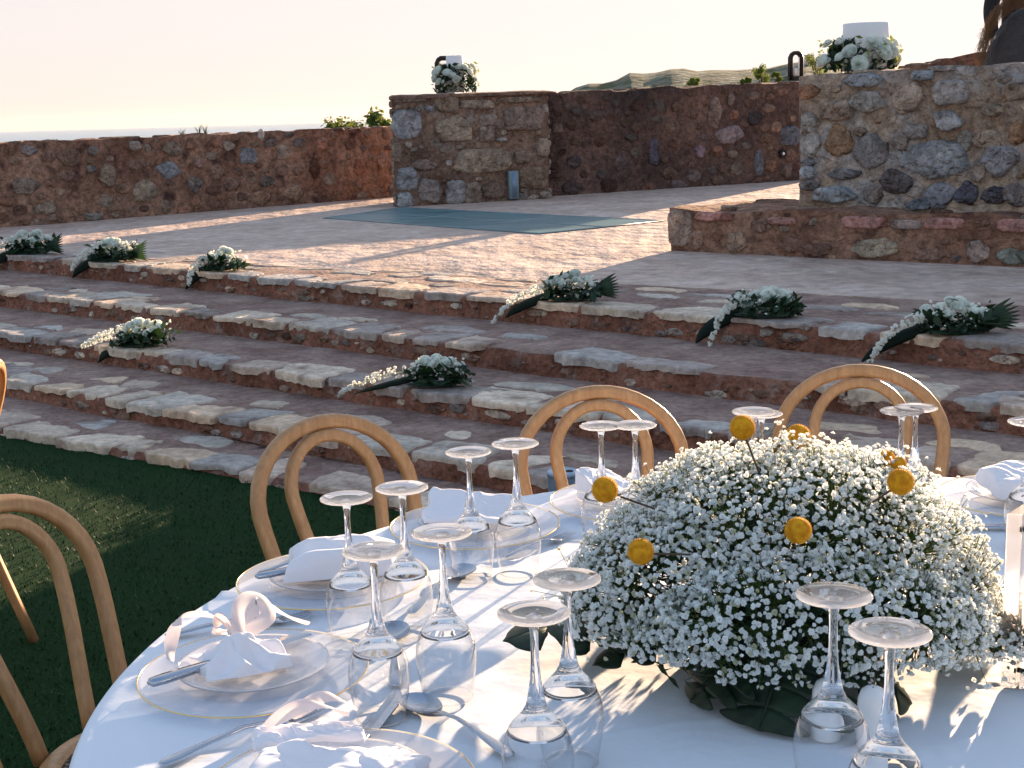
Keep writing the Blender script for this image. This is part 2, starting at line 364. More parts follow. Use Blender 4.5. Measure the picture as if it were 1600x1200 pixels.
def pebble(mb, c, nrm, up, w, h, d, mi=1, col=(1, 1, 1), seed=0, sq=.0, n=16):
    """stone showing out of a face: centre c on the face, outward normal nrm, width w, height h, proud d"""
    nrm = Vector(nrm); up = Vector(up); side = up.cross(nrm).normalized(); up = nrm.cross(side).normalized(); V = []
    rnd = random.Random(seed); ph = rnd.uniform(0, 100); rot = rnd.uniform(-.25, .25) * max(0, 1 - sq)
    out = []; lines = []
    if sq > .45:
        for q_ in range(4): lines.append((q_ * pi / 2 + rnd.uniform(-.12, .12), rnd.uniform(.9, 1.02)))
        for q_ in range(4): lines.append((q_ * pi / 2 + pi / 4 + rnd.uniform(-.2, .2), rnd.uniform(1.05, 1.3)))
    else:
        m_ = rnd.randint(5, 8)
        for q_ in range(m_): lines.append((ph + 2 * pi * (q_ + rnd.uniform(-.3, .3)) / m_, rnd.uniform(.74, 1.0)))
    for k in range(n):
        a = 2 * pi * k / n; ca, sa = cos(a), sin(a)
        r = 1.16
        for th_, d_ in lines:
            c2 = cos(a - th_)
            if c2 > .2: r = min(r, d_ / c2)
        r *= 1 + .10 * noise.noise(Vector((ca * 3.2 + ph, sa * 3.2, 7))) + .07 * noise.noise(Vector((ca * 8 + ph, sa * 8, 3)))
        out.append((ca * r, sa * r))
    cr_, sr_ = cos(rot), sin(rot)
    for sc, dd in ((1.03, -.5), (1.0, .25), (.94, .7), (.8, .95), (.5, 1.03)):
        for (x, y) in out:
            x, y = (x * cr_ - y * sr_) * sc, (x * sr_ + y * cr_) * sc
            q = Vector(c) + side * x * w / 2 + up * y * h / 2
            V.append(tuple(q + nrm * d * (dd + .35 * noise.noise(Vector((x * 2.2 + ph, y * 2.2, 1))))))
    V.append(tuple(Vector(c) + nrm * d * 1.05)); Fc = []
    for r_ in range(4):
        for k in range(n):
            l = (k + 1) % n; Fc.append((r_ * n + k, r_ * n + l, (r_ + 1) * n + l, (r_ + 1) * n + k))
    for k in range(n): Fc.append((4 * n + k, 4 * n + (k + 1) % n, 5 * n))
    mb.add(V, Fc, mi, col)

steps = empty('stone_steps', (0, 0, 0), 0, 'wide flight of red mortar steps paved with pale irregular flagstones', 'steps')
for k in range(5):
    z = STEPZ[k]; z0 = STEPZ[k - 1] - .03 if k else -.05
    ln = NOSE[k]; bk = NOSE[k + 1] if k < 4 else CONC
    nt_ = 420; prof = []
    mb = MB(); G = []
    for i in range(nt_ + 1):
        x = X0 + (X1 - X0) * i / nt_
        p = on_line(ln, x); q0 = p
        # depth to the line behind, measured along ND
        a, b2 = bk; dvec = (b2 - a).normalized(); nn = Vector((-dvec.y, dvec.x)); dep = (a - p).dot(nn) / ND.dot(nn) + .05
        wav = fbm((x * 1.1, k * 5, 0)) * .025
        row = []
        for (s_, zz) in ((-.012, z0), (-.004, z0 + (z - z0) * .35), (0, z0 + (z - z0) * .7), (.004, z - .022), (.016, z - .004), (.05, z), (.15, z), (.28, z), (.40, z), (dep * .85, z), (dep, z)):
            s2 = min(s_, dep); face = zz < z - .01
            e = fbm((x * 7, zz * 14 + k * 9, s2 * 7)) * (.016 if face else .0) + wav
            v = q0 + ND * (s2 + e if s_ < dep * .8 else s2)
            row.append((v.x, v.y, zz + (fbm((x * 5, s2 * 6, k * 3)) * .006 if not face else 0)))
        G.append(row)
    mb.grid(G, 0)
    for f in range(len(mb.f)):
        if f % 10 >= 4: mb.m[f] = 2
    # flags along the nosing, then looser ones behind
    rows = [(0, .17, .30, .14, .46, .97)]
    depth = {0: .42, 1: .50, 2: .55, 3: .62, 4: .86}[k]
    rows.append((.24, .12, .2, .16, .40, .52))
    if k == 4: rows.append((.46, .12, .2, .18, .45, .85)); rows.append((.66, .1, .17, .18, .42, .75))
    for ri, (s0, dmin, dmax, wmin, wmax, prob) in enumerate(rows):
        t = X0 + .3 + random.random() * .2
        while t < X1 - .4:
            wd = random.uniform(wmin, wmax) * (UD.x); gap = random.uniform(.015, .05) if ri == 0 else random.uniform(.04, .14)
            dd = random.uniform(dmin, dmax)
            p = on_line(ln, t)
            vis = abs((t + .2) / max(p.y, .1)) < .62
            if random.random() < prob and vis:
                off = fbm((t * 1.1, k * 5, 0)) * .025
                f0 = (s0 + off - random.uniform(.008, .026)) if ri == 0 else s0 + off + random.uniform(0, .05)
                if f0 + dd < depth:
                    tt = [t, t + wd]; j = lambda q=.045: random.uniform(-q, q)
                    def P(x, s_):
                        q = on_line(ln, x) + ND * s_; return (q.x, q.y)
                    sk = random.uniform(-.05, .05)
                    if ri == 0: poly = [P(tt[0], f0), P(tt[1], f0 + j(.008)), P(tt[1] + sk + j(), f0 + dd + j(.04)), P(tt[0] + sk + j(), f0 + dd + j(.05))]
                    else: poly = [P(tt[0] + j(), f0 + j(.02)), P(tt[1] + j(), f0 + j(.03)), P(tt[1] + j() + sk, f0 + dd * .8 + j(.02)), P((tt[0] + tt[1]) / 2 + j(), f0 + dd + j(.02)), P(tt[0] + j() + sk, f0 + dd * .7)]
                    flagstone(mb, poly, z, random.uniform(.026, .05) if ri == 0 else .02, 1, stone_col('flag'), lift=.007 if ri == 0 else .004)
            t += wd + gap
    # small stones and chips in the riser
    for q in range(int(70 + 20 * k)):
        x = random.uniform(X0 + 2, X1 - 3.5); p = on_line(ln, x) - ND * .002 + ND * fbm((x * 1.1, k * 5, 0)) * .025
        if z - z0 < .08: continue
        zz = random.uniform(z0 + .045, z - .05); ww = random.choice((.02, .03, .05, .09, .14)) * random.uniform(.7, 1.3)
        pebble(mb, (p.x, p.y, zz), (-ND.x, -ND.y, 0), (0, 0, 1), ww, min(ww * random.uniform(.35, .7), .045), .012, 3, stone_col('wall' if random.random() < .6 else 'flag'), seed=q + k * 100, n=10)
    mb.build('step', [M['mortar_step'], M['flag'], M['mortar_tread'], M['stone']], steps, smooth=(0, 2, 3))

# deck (stamped concrete terrace)
mb = MB(); G = []
for i in range(61):
    x = -16 + 36 * i / 60; p = on_line(CONC, x); row = []
    for j in range(31):
        yy = p.y + (34 - p.y) * (j / 30); row.append((x, yy, DECK + .004 + .004 * noise.noise(Vector((x * .5, yy * .5, 0)))))
    G.append(row)
mb.grid(G)
for i in range(60):      # a short vertical lip so the sheet has a thickness
    a, b2 = G[i][0], G[i + 1][0]
    mb.add([a, b2, (b2[0], b2[1], -.1), (a[0], a[1], -.1)], [(3, 2, 1, 0)])
tag(mb.build('terrace_floor', M['deck']), kind='structure')

# glass panel let into the floor
gp = [(-1.22, 16.45), (1.47, 13.36), (.28, 12.3), (-1.95, 15.02)]
gp = [Vector(p) for p in gp]
mb = MB(); mb.grid([[tuple(gp[0].lerp(gp[1], i / 6).lerp(gp[3].lerp(gp[2], i / 6), j / 3)) + (DECK + .0095,) for i in range(7)] for j in range(4)])
for f in range(len(mb.f)): mb.f[f] = mb.f[f][::-1]
gl = empty('glass_floor_panel', (0, 0, 0), 0, 'teal glass floor panel set flush in the terrace before the stone pillar', 'glass panel')
mb.build('glass_pane', M['floor_glass'], gl, smooth=False)
mb = MB()
for i in (0, 2, 4, 6):
    a, b2 = gp[0].lerp(gp[1], i / 6), gp[3].lerp(gp[2], i / 6); mb.tube([(*a, DECK + .0085), (*b2, DECK + .0085)], .006, 6)
for j in (0, 1.5, 3):
    a, b2 = gp[0].lerp(gp[3], j / 3), gp[1].lerp(gp[2], j / 3); mb.tube([(*a, DECK + .0085), (*b2, DECK + .0085)], .006, 6)
mb.build('frame', M['seam'], gl)

# ================================================================== WALLS
def stone_wall(name, a, b, z0, z1a, z1b, thick, label, mortar, kind, density=1.0, smin=.10, smax=.36, fixed=(), seed=1, rough=.02, cap=None, squareness=.25, proud=.022, colfn=None, aspect=.72, back=None):
    """rubble wall from a to b, its shown face towards the viewer; a body and the stones bedded in its faces"""
    random.seed(seed); a, b = Vector(a), Vector(b); Lw = (b - a).length; u = (b - a).normalized(); n_ = Vector((u.y, -u.x))   # towards viewer
    if n_.dot(-(a + b) / 2) < 0: n_ = -n_
    bk_ = -n_ if back is None else Vector(back)
    mb = MB(); step = .07; nu = max(2, int(Lw / step)); H_ = max(z1a, z1b) - z0; nv = max(2, int(H_ / step)); nw = max(2, int(thick / .1))
    def P(t, v, w_, amp=rough):
        zt = z1a + (z1b - z1a) * t; z = z0 + (zt - z0) * v
        q = a + u * (Lw * t) + bk_ * (thick * w_)
        d = amp * fbm((q.x * 3.1 + seed, q.y * 3.1, z * 3.1)) * 1.3
        z += (fbm((q.x * 2.3, q.y * 2.3, seed)) * .035) * (v > .98)
        q = q + n_ * d * (1 if w_ < .5 else -1); return (q.x, q.y, z)
    mb.grid([[P(i / nu, j / nv, 0) for j in range(nv + 1)] for i in range(nu + 1)])                 # front
    mb.grid([[P(i / nu, j / nv, 1) for i in range(nu + 1)] for j in range(nv + 1)])                 # back
    mb.grid([[P(i / nu, 1, j / nw) for j in range(nw + 1)] for i in range(nu + 1)])                 # top
    mb.grid([[P(0, i / nv, j / nw) for j in range(nw + 1)] for i in range(nv + 1)])                 # ends
    mb.grid([[P(1, i / nv, j / nw) for i in range(nv + 1)] for j in range(nw + 1)])
    def front(t, z): q = a + u * (Lw * t); d = rough * fbm((q.x * 3.1 + seed, q.y * 3.1, z * 3.1)) * 1.3; q = q + n_ * d; return (q.x, q.y, z)
    placed = []; sid = 0
    for (t, v, w_, h_, col, sq) in fixed:
        zt = z1a + (z1b - z1a) * t; z = z0 + (zt - z0) * v
        pebble(mb, front(t, z), (n_.x, n_.y, 0), (0, 0, 1), w_, h_, proud * 1.2, 1, col, seed=seed * 7 + sid, sq=sq, n=26); sid += 1
        placed.append((t * Lw, z, w_ / 2, h_ / 2))
    tries = int(Lw * H_ * 60 * density)
    for q in range(tries):
        f = 1 - q / tries; w_ = (smin + (smax - smin) * f ** 1.5 * random.uniform(.5, 1)); h_ = w_ * random.uniform(aspect * .72, aspect * 1.25)
        x = random.uniform(w_ * .4, Lw - w_ * .4); zt = z1a + (z1b - z1a) * x / Lw
        z = random.uniform(z0 + h_ * .5, zt - h_ * .48)
        if any(abs(x - X) < (w_ / 2 + W) * .98 and abs(z - Z) < (h_ / 2 + Hh) * .98 and ((x - X) / (w_ / 2 + W)) ** 2 + ((z - Z) / (h_ / 2 + Hh)) ** 2 < 1.05 for X, Z, W, Hh in placed): continue
        placed.append((x, z, w_ / 2, h_ / 2)); sid += 1
        col = colfn(x / Lw, z) if colfn else stone_col(kind)
        pebble(mb, front(x / Lw, z), (n_.x, n_.y, 0), (0, 0, 1), w_, h_, proud * random.uniform(.3, 1.15), 1, col, seed=seed * 7 + sid, sq=squareness * random.uniform(.2, 1.6), n=18)
    # stones bedded in the end faces and along the top edge
    for end, tt in ((a, 0), (b, 1)):
        sg = -u if tt == 0 else u; zt = z1a if tt == 0 else z1b
        for q in range(int(thick * (zt - z0) * 25)):
            w_ = random.uniform(smin, smax * .8); 
            if w_ > thick * .8: continue
            y = random.uniform(w_ / 2, thick - w_ / 2); z = random.uniform(z0 + w_ * .4, zt - w_ * .4); c_ = end + bk_ * y
            pebble(mb, (c_.x, c_.y, z), (sg.x, sg.y, 0), (0, 0, 1), w_, w_ * .7, proud * .8, 1, stone_col(kind), seed=sid + q * 3, sq=squareness)
    for q in range(int(Lw / .16)):
        t = random.uniform(.02, .98); zt = z1a + (z1b - z1a) * t; w_ = random.uniform(.1, .28); c_ = a + u * Lw * t + bk_ * random.uniform(.03, max(.05, thick * .9)); 
        pebble(mb, (c_.x, c_.y, zt - .006), (0, 0, 1), (n_.x, n_.y, 0), w_, w_ * .7, .022, 1, stone_col(kind), seed=sid + q * 5 + 1, sq=.2, n=12)
    o = mb.build(name, [mortar, M['stone']]); tag(o, label, 'wall'); return o

def wall_red(t, z):
    c = stone_col('wall'); return c
LEFT_A = Vector((-7.6, 12.8)); LEFT_B = Vector((-1.30, 18.99))
fx = []
def lw(px, py, w_, h_, col, sq=.2):      # a noticed stone of the low wall, by where it shows
    a, b = LEFT_A, LEFT_B; u = (b - a).normalized(); n_ = Vector((u.y, -u.x)); d = px_ray(px, py)
    k = (a.x * n_.x + a.y * n_.y) / (d.x * n_.x + d.y * n_.y); p = Vector((0, 0, EYE)) + d * k
    t = (Vector((p.x, p.y)) - a).dot(u) / (b - a).length; fx.append((t, (p.z - DECK) / .945, w_, h_, col, sq))
lw(263, 261, .30, .20, (.30, .33, .38)); lw(388, 240, .24, .2, (.27, .30, .34), .5); lw(491, 261, .2, .24, (.14, .07, .05)); lw(562, 258, .2, .24, (.36, .18, .13))
lw(502, 220, .2, .18, (.45, .24, .18)); lw(228, 296, .36, .26, (.34, .28, .22)); lw(408, 308, .26, .22, (.40, .26, .19)); lw(458, 300, .26, .2, (.42, .30, .22))
lw(270, 228, .24, .18, (.30, .24, .19)); lw(310, 250, .14, .12, (.42, .28, .26)); lw(40, 287, .34, .22, (.30, .24, .20)); lw(407, 207, .1, .16, (.62, .55, .52)); lw(168, 272, .22, .3, (.30, .23, .18))
lw(45, 228, .2, .13, (.36, .32, .32)); lw(597, 249, .18, .2, (.38, .25, .2)); lw(108, 240, .3, .2, (.26, .17, .13)); lw(145, 337, .24, .1, (.3, .28, .27)); lw(210, 222, .2, .12, (.35, .3, .27)); lw(340, 265, .2, .2, (.32, .21, .16))
stone_wall('parapet_wall', LEFT_A, LEFT_B, DECK - .1, 1.325, 1.375, .45, 'long low reddish rubble parapet with the sea behind it', M['mortar_wall'], 'wall', 1.0, .09, .30, [(t, (v * .945 + .1) / 1.04, w_, h_, c, s_) for t, v, w_, h_, c, s_ in fx], seed=11, proud=.02)

# pillar: stones placed as they show (x, y in the 1600-wide enlargement of the pillar face)
PA, PB = Vector((-1.30, 16.60)), Vector((.53, 17.56)); fxp = []
def ps(x, y, w_, h_, col, sq=.5, K=2.963):
    px, py = 560 + x / K, 40 + y / K; t = (px - 617.5) / (857.5 - 617.5); yb = 323.5 + (311 - 323.5) * t; ytp = 152 + (142 - 152) * t
    m_ = 1.27 / (yb - ytp); fxp.append((t, (yb - py) / (yb - ytp), w_ / K * 2.067 / 240, h_ / K * m_, col, sq))
for a_ in [(232, 450, 125, 130, (.36, .38, .42), .9), (220, 705, 90, 105, (.36, .38, .42), .9), (208, 805, 65, 75, (.36, .40, .44), .8), (440, 478, 185, 125, (.42, .34, .27), .2), (600, 430, 85, 60, (.34, .28, .25)), (590, 495, 75, 75, (.36, .3, .27)),
           (565, 622, 275, 115, (.40, .33, .26), .6), (765, 425, 200, 115, (.30, .24, .21), .5), (410, 350, 110, 90, (.36, .29, .23), .7), (550, 358, 165, 45, (.38, .31, .25), .9), (750, 600, 90, 70, (.33, .26, .21), .3), (855, 560, 60, 95, (.38, .31, .26), .5),
           (805, 705, 150, 115, (.27, .20, .15), .6), (330, 378, 40, 30, (.40, .44, .50), .3), (440, 770, 90, 125, (.34, .35, .36), .7), (318, 765, 125, 130, (.27, .24, .23), .4), (610, 765, 110, 90, (.24, .18, .15), .3), (185, 580, 35, 90, (.36, .28, .23), .6),
           (660, 523, 60, 20, (.45, .47, .5), .3), (300, 640, 120, 60, (.26, .2, .17), .3), (865, 375, 30, 50, (.38, .33, .3), .4), (515, 780, 80, 110, (.3, .24, .2), .5), (860, 790, 55, 45, (.36, .31, .27), .4), (800, 800, 60, 35, (.34, .29, .25), .3), (250, 335, 160, 25, (.3, .25, .2), .9), (760, 335, 200, 30, (.28, .22, .18), .9)]:
    ps(*a_)
m = M['mortar_pillar'] = nmat('pillar_mortar', rough=.95, spec=.15)
noise_col(m, (.14, .085, .065), (.30, .20, .15), scale=2.4, lo=.3, hi=.68, extra=((.26, .24, .23), 4, .55, .72), grain=(16, .5, 1.4)); bump(m, 26, 1.0, .05, second=(7, .9, .08))
pil = stone_wall('stone_pillar', PA, PB, DECK - .1, 1.71, 1.745, 1.0, 'squared rubble pillar block with a wreath and lantern on its top', M['mortar_pillar'], 'pillar', .6, .07, .14, [(t, (v * 1.27 + .1) / 1.37, w_, h_, c, s_) for t, v, w_, h_, c, s_ in fxp], seed=5, proud=.03, rough=.03, squareness=.6, back=(-.07, 1))
pil['category'] = 'pillar'
mb = MB(); u_ = (PB - PA).normalized(); n_ = Vector((u_.y, -u_.x))
c_ = (PA + PB) / 2 - n_ * .48
def capslab(mb, A, B, n_, th, over, z0a, z0b, hgt, segs=60, wseg=8, mi=0, back=None):
    u = (B - A).normalized(); Lw = (B - A).length
    A2 = A - u * over + n_ * over; L2 = Lw + 2 * over; W2 = th + 2 * over; bk_ = -n_ if back is None else Vector(back); top = []; bot = []
    for i in range(segs + 1):
        tr = []; br = []
        for j in range(wseg + 1):
            q = A2 + u * (L2 * i / segs) + bk_ * (W2 * j / wseg); ed = (.03 * fbm((q.x * 4, q.y * 4, 2)))
            if j == 0: q = q + n_ * ed
            if j == wseg: q = q - n_ * ed
            z = z0a + (z0b - z0a) * i / segs; e = (i in (0, segs)) or (j in (0, wseg))
            tr.append((q.x, q.y, z + hgt + fbm((q.x * 3, q.y * 3, 9)) * .015 - (.012 if e else 0))); br.append((q.x, q.y, z))
        top.append(tr); bot.append(br)
    mb.grid(top, mi); mb.grid([r_[::-1] for r_ in bot], mi)
    for P_, Q_ in (([r_[0] for r_ in bot], [r_[0] for r_ in top]), ([r_[-1] for r_ in top], [r_[-1] for r_ in bot]), (top[0], bot[0]), (bot[-1], top[-1])):
        mb.grid([P_, Q_] if 0 else [[p, q] for p, q in zip(P_, Q_)], mi)
capslab(mb, PA, PB, n_, 1.0, .05, 1.70, 1.735, .045, back=(-.07, 1))
mb.build('coping', M['mortar_pillar'], pil)
# small slot light in the pillar
lt = empty('wall_light', (0, 0, 0), 0, 'narrow blue grey slot light low on the stone pillar', 'wall light')
t_ = (797 - 617.5) / 240; q = PA + u_ * (PB - PA).length * t_ + n_ * .03; ang = atan2(u_.y, u_.x)
mb = MB(); mb.box((q.x, q.y, DECK + .19), (.13, .06, .34), rz=ang, bev=.008); mb.build('housing', M['seam'], lt)
q2 = q + n_ * .032; mb = MB(); mb.box((q2.x, q2.y, DECK + .19), (.06, .01, .29), rz=ang); mb.build('slot', M['blue_plastic'], lt)

# long back wall, darker
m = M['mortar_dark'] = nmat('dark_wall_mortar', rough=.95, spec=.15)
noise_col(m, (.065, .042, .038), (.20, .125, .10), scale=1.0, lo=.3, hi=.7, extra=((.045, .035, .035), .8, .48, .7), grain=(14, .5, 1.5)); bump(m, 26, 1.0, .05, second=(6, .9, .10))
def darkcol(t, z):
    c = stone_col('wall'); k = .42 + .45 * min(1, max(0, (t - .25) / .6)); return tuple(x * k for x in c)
WA, WB = Vector((.50, 17.93)), Vector((4.5, 20.38)); fx2 = []
def w2(px, py, w_, h_, col, sq=.2):
    a, b = WA, WB; u = (b - a).normalized(); n2 = Vector((u.y, -u.x)); d = px_ray(px, py); k = (a.x * n2.x + a.y * n2.y) / (d.x * n2.x + d.y * n2.y); p = Vector((0, 0, EYE)) + d * k
    fx2.append(((Vector((p.x, p.y)) - a).dot(u) / (b - a).length, (p.z - DECK + .1) / 1.45, w_, h_, col, sq))
w2(1116, 177, .27, .42, (.26, .20, .17)); w2(1140, 210, .5, .28, (.30, .25, .27)); w2(1234, 213, .36, .28, (.14, .16, .20), .5); w2(1185, 255, .2, .36, (.19, .21, .25)); w2(1094, 235, .2, .2, (.24, .19, .23)); w2(1142, 155, .12, .2, (.24, .19, .17)); w2(1180, 185, .3, .24, (.05, .045, .05)); w2(1083, 275, .26, .18, (.2, .16, .15)); w2(1175, 150, .3, .12, (.2, .15, .13))
w2(897, 250, .3, .2, (.10, .08, .08)); w2(970, 252, .22, .26, (.13, .10, .10)); w2(1022, 235, .2, .4, (.10, .10, .14)); w2(930, 175, .3, .16, (.12, .09, .08)); w2(870, 195, .2, .14, (.17, .13, .11)); w2(893, 292, .34, .16, (.11, .08, .08)); w2(1228, 268, .2, .2, (.2, .15, .13)); w2(1060, 288, .3, .15, (.15, .12, .12))
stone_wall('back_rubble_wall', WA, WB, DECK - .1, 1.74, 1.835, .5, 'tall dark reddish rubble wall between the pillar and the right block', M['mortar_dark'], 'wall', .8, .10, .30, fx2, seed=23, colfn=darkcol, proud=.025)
mb = MB(); q = at(1222, 240, 1); u2 = (WB - WA).normalized(); n2 = Vector((u2.y, -u2.x)); d = px_ray(1222, 240); k_ = WA.dot(n2) / (d.x * n2.x + d.y * n2.y); p = Vector((0, 0, EYE)) + d * k_ + Vector((n2.x, n2.y, 0)) * .025
sp = empty('wall_spotlight', p, atan2(-n2.x, n2.y) * -1, 'small round black spotlight set in the dark back wall', 'spotlight')
sp.rotation_euler = (pi / 2, 0, atan2(n2.y, n2.x) + pi / 2)
mb = MB(); mb.lathe([(0, -.02), (.062, -.02), (.062, .012), (.045, .014), (.04, .002), (0, .002)], 24); mb.build('bezel', M['black_metal'], sp)
mb = MB(); mb.lathe([(0, .004), (.022, .004), (.02, .012), (0, .014)], 20); mb.build('lens', M['ceramic'], sp)

# right block and the bench kerb in front of it
BA = Vector((2.10, 10.18)); BB = BA + Vector((cos(R(-38)), sin(R(-38)))) * 4.2; fx3 = []
def bl(x, y, w_, h_, col, sq=.4, K=2.727):
    px, py = 1020 + x / K, y / K; a, b = BA, BB; u = (b - a).normalized(); n3 = Vector((u.y, -u.x)); d = px_ray(px, py); k = (a.dot(n3)) / (d.x * n3.x + d.y * n3.y); p = Vector((0, 0, EYE)) + d * k
    t = (Vector((p.x, p.y)) - a).dot(u) / (b - a).length; pe = K * F_PX / p.y
    fx3.append((t, (p.z - .66) / 1.06, w_ / pe * 1.2, h_ / pe, col, sq))
for a_ in [(670, 385, 80, 75, (.36, .20, .13)), (668, 520, 70, 90, (.42, .40, .38)), (672, 615, 80, 100, (.44, .42, .41)), (660, 735, 70, 70, (.42, .47, .54)), (660, 690, 60, 40, (.24, .25, .28)), (668, 790, 80, 50, (.22, .21, .23)),
           (930, 640, 150, 150, (.27, .26, .27), .3), (785, 605, 110, 150, (.38, .25, .16), .4), (1088, 415, 120, 125, (.50, .40, .33), .3), (1270, 390, 125, 105, (.46, .43, .42), .5), (1262, 515, 110, 105, (.42, .43, .46), .3), (1195, 680, 260, 175, (.33, .35, .38), .4),
           (1040, 775, 130, 115, (.17, .16, .17), .4), (920, 430, 150, 90, (.38, .36, .34), .3), (1545, 390, 110, 75, (.44, .34, .27), .3), (1560, 570, 60, 110, (.40, .24, .15), .4), (1340, 825, 90, 110, (.11, .12, .16), .3), (1455, 830, 100, 90, (.12, .12, .15), .3),
           (760, 830, 170, 80, (.42, .47, .52), .3), (1220, 830, 120, 130, (.26, .28, .33), .3), (1140, 870, 110, 60, (.20, .24, .30), .3), (1490, 680, 140, 130, (.33, .33, .36), .4), (900, 340, 150, 70, (.34, .37, .42), .4), (1060, 600, 90, 80, (.34, .29, .27)), (1430, 600, 110, 90, (.38, .30, .24)), (820, 740, 150, 50, (.18, .18, .20), .4),
           (1545, 830, 100, 110, (.27, .25, .26), .3), (780, 470, 120, 90, (.38, .30, .25), .5), (1390, 730, 60, 120, (.36, .30, .27)), (880, 560, 50, 50, (.30, .24, .2)), (1150, 320, 90, 40, (.38, .42, .48), .5), (1450, 470, 90, 70, (.35, .28, .22)), (940, 830, 90, 90, (.33, .30, .29), .3), (1120, 560, 100, 70, (.36, .33, .32)), (1330, 600, 60, 110, (.37, .34, .31))]:
    bl(*a_)
stone_wall('stone_block_wall', BA, BB, .66, 1.715, 1.73, .75, 'high grey and tan rubble block carrying the large white vase', M['mortar_block'], 'block', .7, .06, .17, fx3, seed=31, proud=.03, rough=.03)
KA = Vector((1.21, 10.50)); KB = KA + Vector((cos(R(-39.5)), sin(R(-39.5)))) * 5.2; fx4 = []
def kb(x, y, w_, h_, col, sq=.4, K=2.727):
    px, py = 1020 + x / K, y / K; a, b = KA, KB; u = (b - a).normalized(); n3 = Vector((u.y, -u.x)); d = px_ray(px, py); k = (a.dot(n3)) / (d.x * n3.x + d.y * n3.y); p = Vector((0, 0, EYE)) + d * k
    t = (Vector((p.x, p.y)) - a).dot(u) / (b - a).length; pe = K * F_PX / p.y
    fx4.append((t, (p.z - DECK + .06) / .39, w_ / pe * 1.25, h_ / pe, col, sq))
for a_ in [(265, 915, 150, 40, (.55, .30, .27), .9), (550, 935, 110, 32, (.50, .29, .26), .9), (905, 940, 170, 52, (.55, .30, .27), .9), (1240, 945, 150, 50, (.55, .30, .27), .9), (1545, 955, 130, 55, (.55, .30, .27), .9), (115, 965, 95, 150, (.42, .34, .29), .8),
           (355, 1030, 100, 100, (.40, .29, .22), .3), (945, 1055, 190, 95, (.46, .40, .32), .3), (1385, 1070, 100, 105, (.42, .33, .30), .3), (1530, 1090, 110, 80, (.27, .30, .27), .4), (185, 1020, 70, 90, (.34, .22, .17)), (1180, 1085, 120, 60, (.32, .21, .17)), (600, 1040, 90, 70, (.30, .19, .15)), (460, 960, 90, 60, (.30, .2, .16)), (1080, 950, 110, 40, (.34, .28, .27), .8), (700, 1060, 130, 60, (.24, .15, .12))]:
    kb(*a_)
stone_wall('stone_bench_kerb', KA, KB, DECK - .06, .775, .785, 1.15, 'low red rubble kerb with pink bricks along its front edge', M['mortar_wall'], 'wall', .5, .05, .14, fx4, seed=41, proud=.016, rough=.015)
# sloping wall beyond the block
SA = Vector((3.25, 13.4)); SB = Vector((7.2, 11.9))
stone_wall('sloping_wall', SA, SB, DECK - .1, 1.76, 2.35, .5, 'brown wall top sloping up behind the block towards the two people', M['mortar_wall'], 'wall', .8, .08, .22, (), seed=51)

# ================================================================== BEYOND THE TERRACE
m = M['hill'] = nmat('dry_hill', rough=.95, spec=.1); noise_col(m, (.10, .13, .10), (.24, .25, .20), scale=.06, detail=9, lo=.38, hi=.62, extra=((.035, .06, .03), .16, .48, .56)); bump(m, .3, 1, 1.5)
m = M['sea'] = nmat('sea_water', (.30, .42, .52), .6, spec=.12); bump(m, .06, .5, 1.0)
mb = MB(); g = [-8000, -4000, -2000, -600, -150, 0, 150, 600, 2000, 4000, 8000]
mb.grid([[(x, y, -22) for x in g] for y in [-300, 60, 200, 600, 2000, 5000, 9000]])
o = tag(mb.build('sea', M['sea']), kind='structure')
for p_ in o.data.polygons:
    if p_.normal.z < 0: o.data.flip_normals(); break
# headland: ridge height by bearing, falling to the sea on the left
prof = [(-400, -30), (560, -20), (700, -8), (800, -6), (868, 2), (885, 4.6), (905, 7.6), (925, 9.4), (940, 9.6), (965, 9.3), (985, 12.0), (1000, 12.6), (1020, 11.4), (1045, 12.6), (1070, 13.6), (1090, 12.2), (1110, 12.6), (1150, 12.4), (1180, 12.8), (1205, 12.9), (1235, 14.4), (1260, 15), (1330, 13), (1500, 9), (1800, 8), (2600, 8)]
px_ = [p[0] for p in prof]; pz_ = [p[1] if p[1] < 5 else 5 + (p[1] - 5) * .88 for p in prof]
def hill_h(x, y):
    s_ = x / max(y, 1); px = 800 + s_ * F_PX; d = sqrt(x * x + y * y)
    ridge = np.interp(px, px_, pz_) + EYE
    k = exp(-((d - 470) / 150) ** 2) if d < 470 else exp(-((d - 470) / 300) ** 2)
    base = -30 if px < 600 else -30 + 24 * min(1, (px - 600) / 900)
    near = exp(-(d / 60) ** 2)
    rr = .9 * fbm((x * .03, y * .03, 0)) + 2.6 * fbm((x * .012, y * .012, 5)) * (1 - k)
    return base + (ridge - base) * k + rr * k + near * (-2.5 - base) * (1 if px > -900 else 1)
mb = MB(); rows = []
for j in range(140):
    y = 26 + 900 * (j / 139) ** 1.4; rows.append([(x_, y, hill_h(x_, y)) for x_ in [y * (-.75 + 1.6 * i / 170) for i in range(171)]])
mb.grid(rows); tag(mb.build('hills', M['hill']), kind='structure')

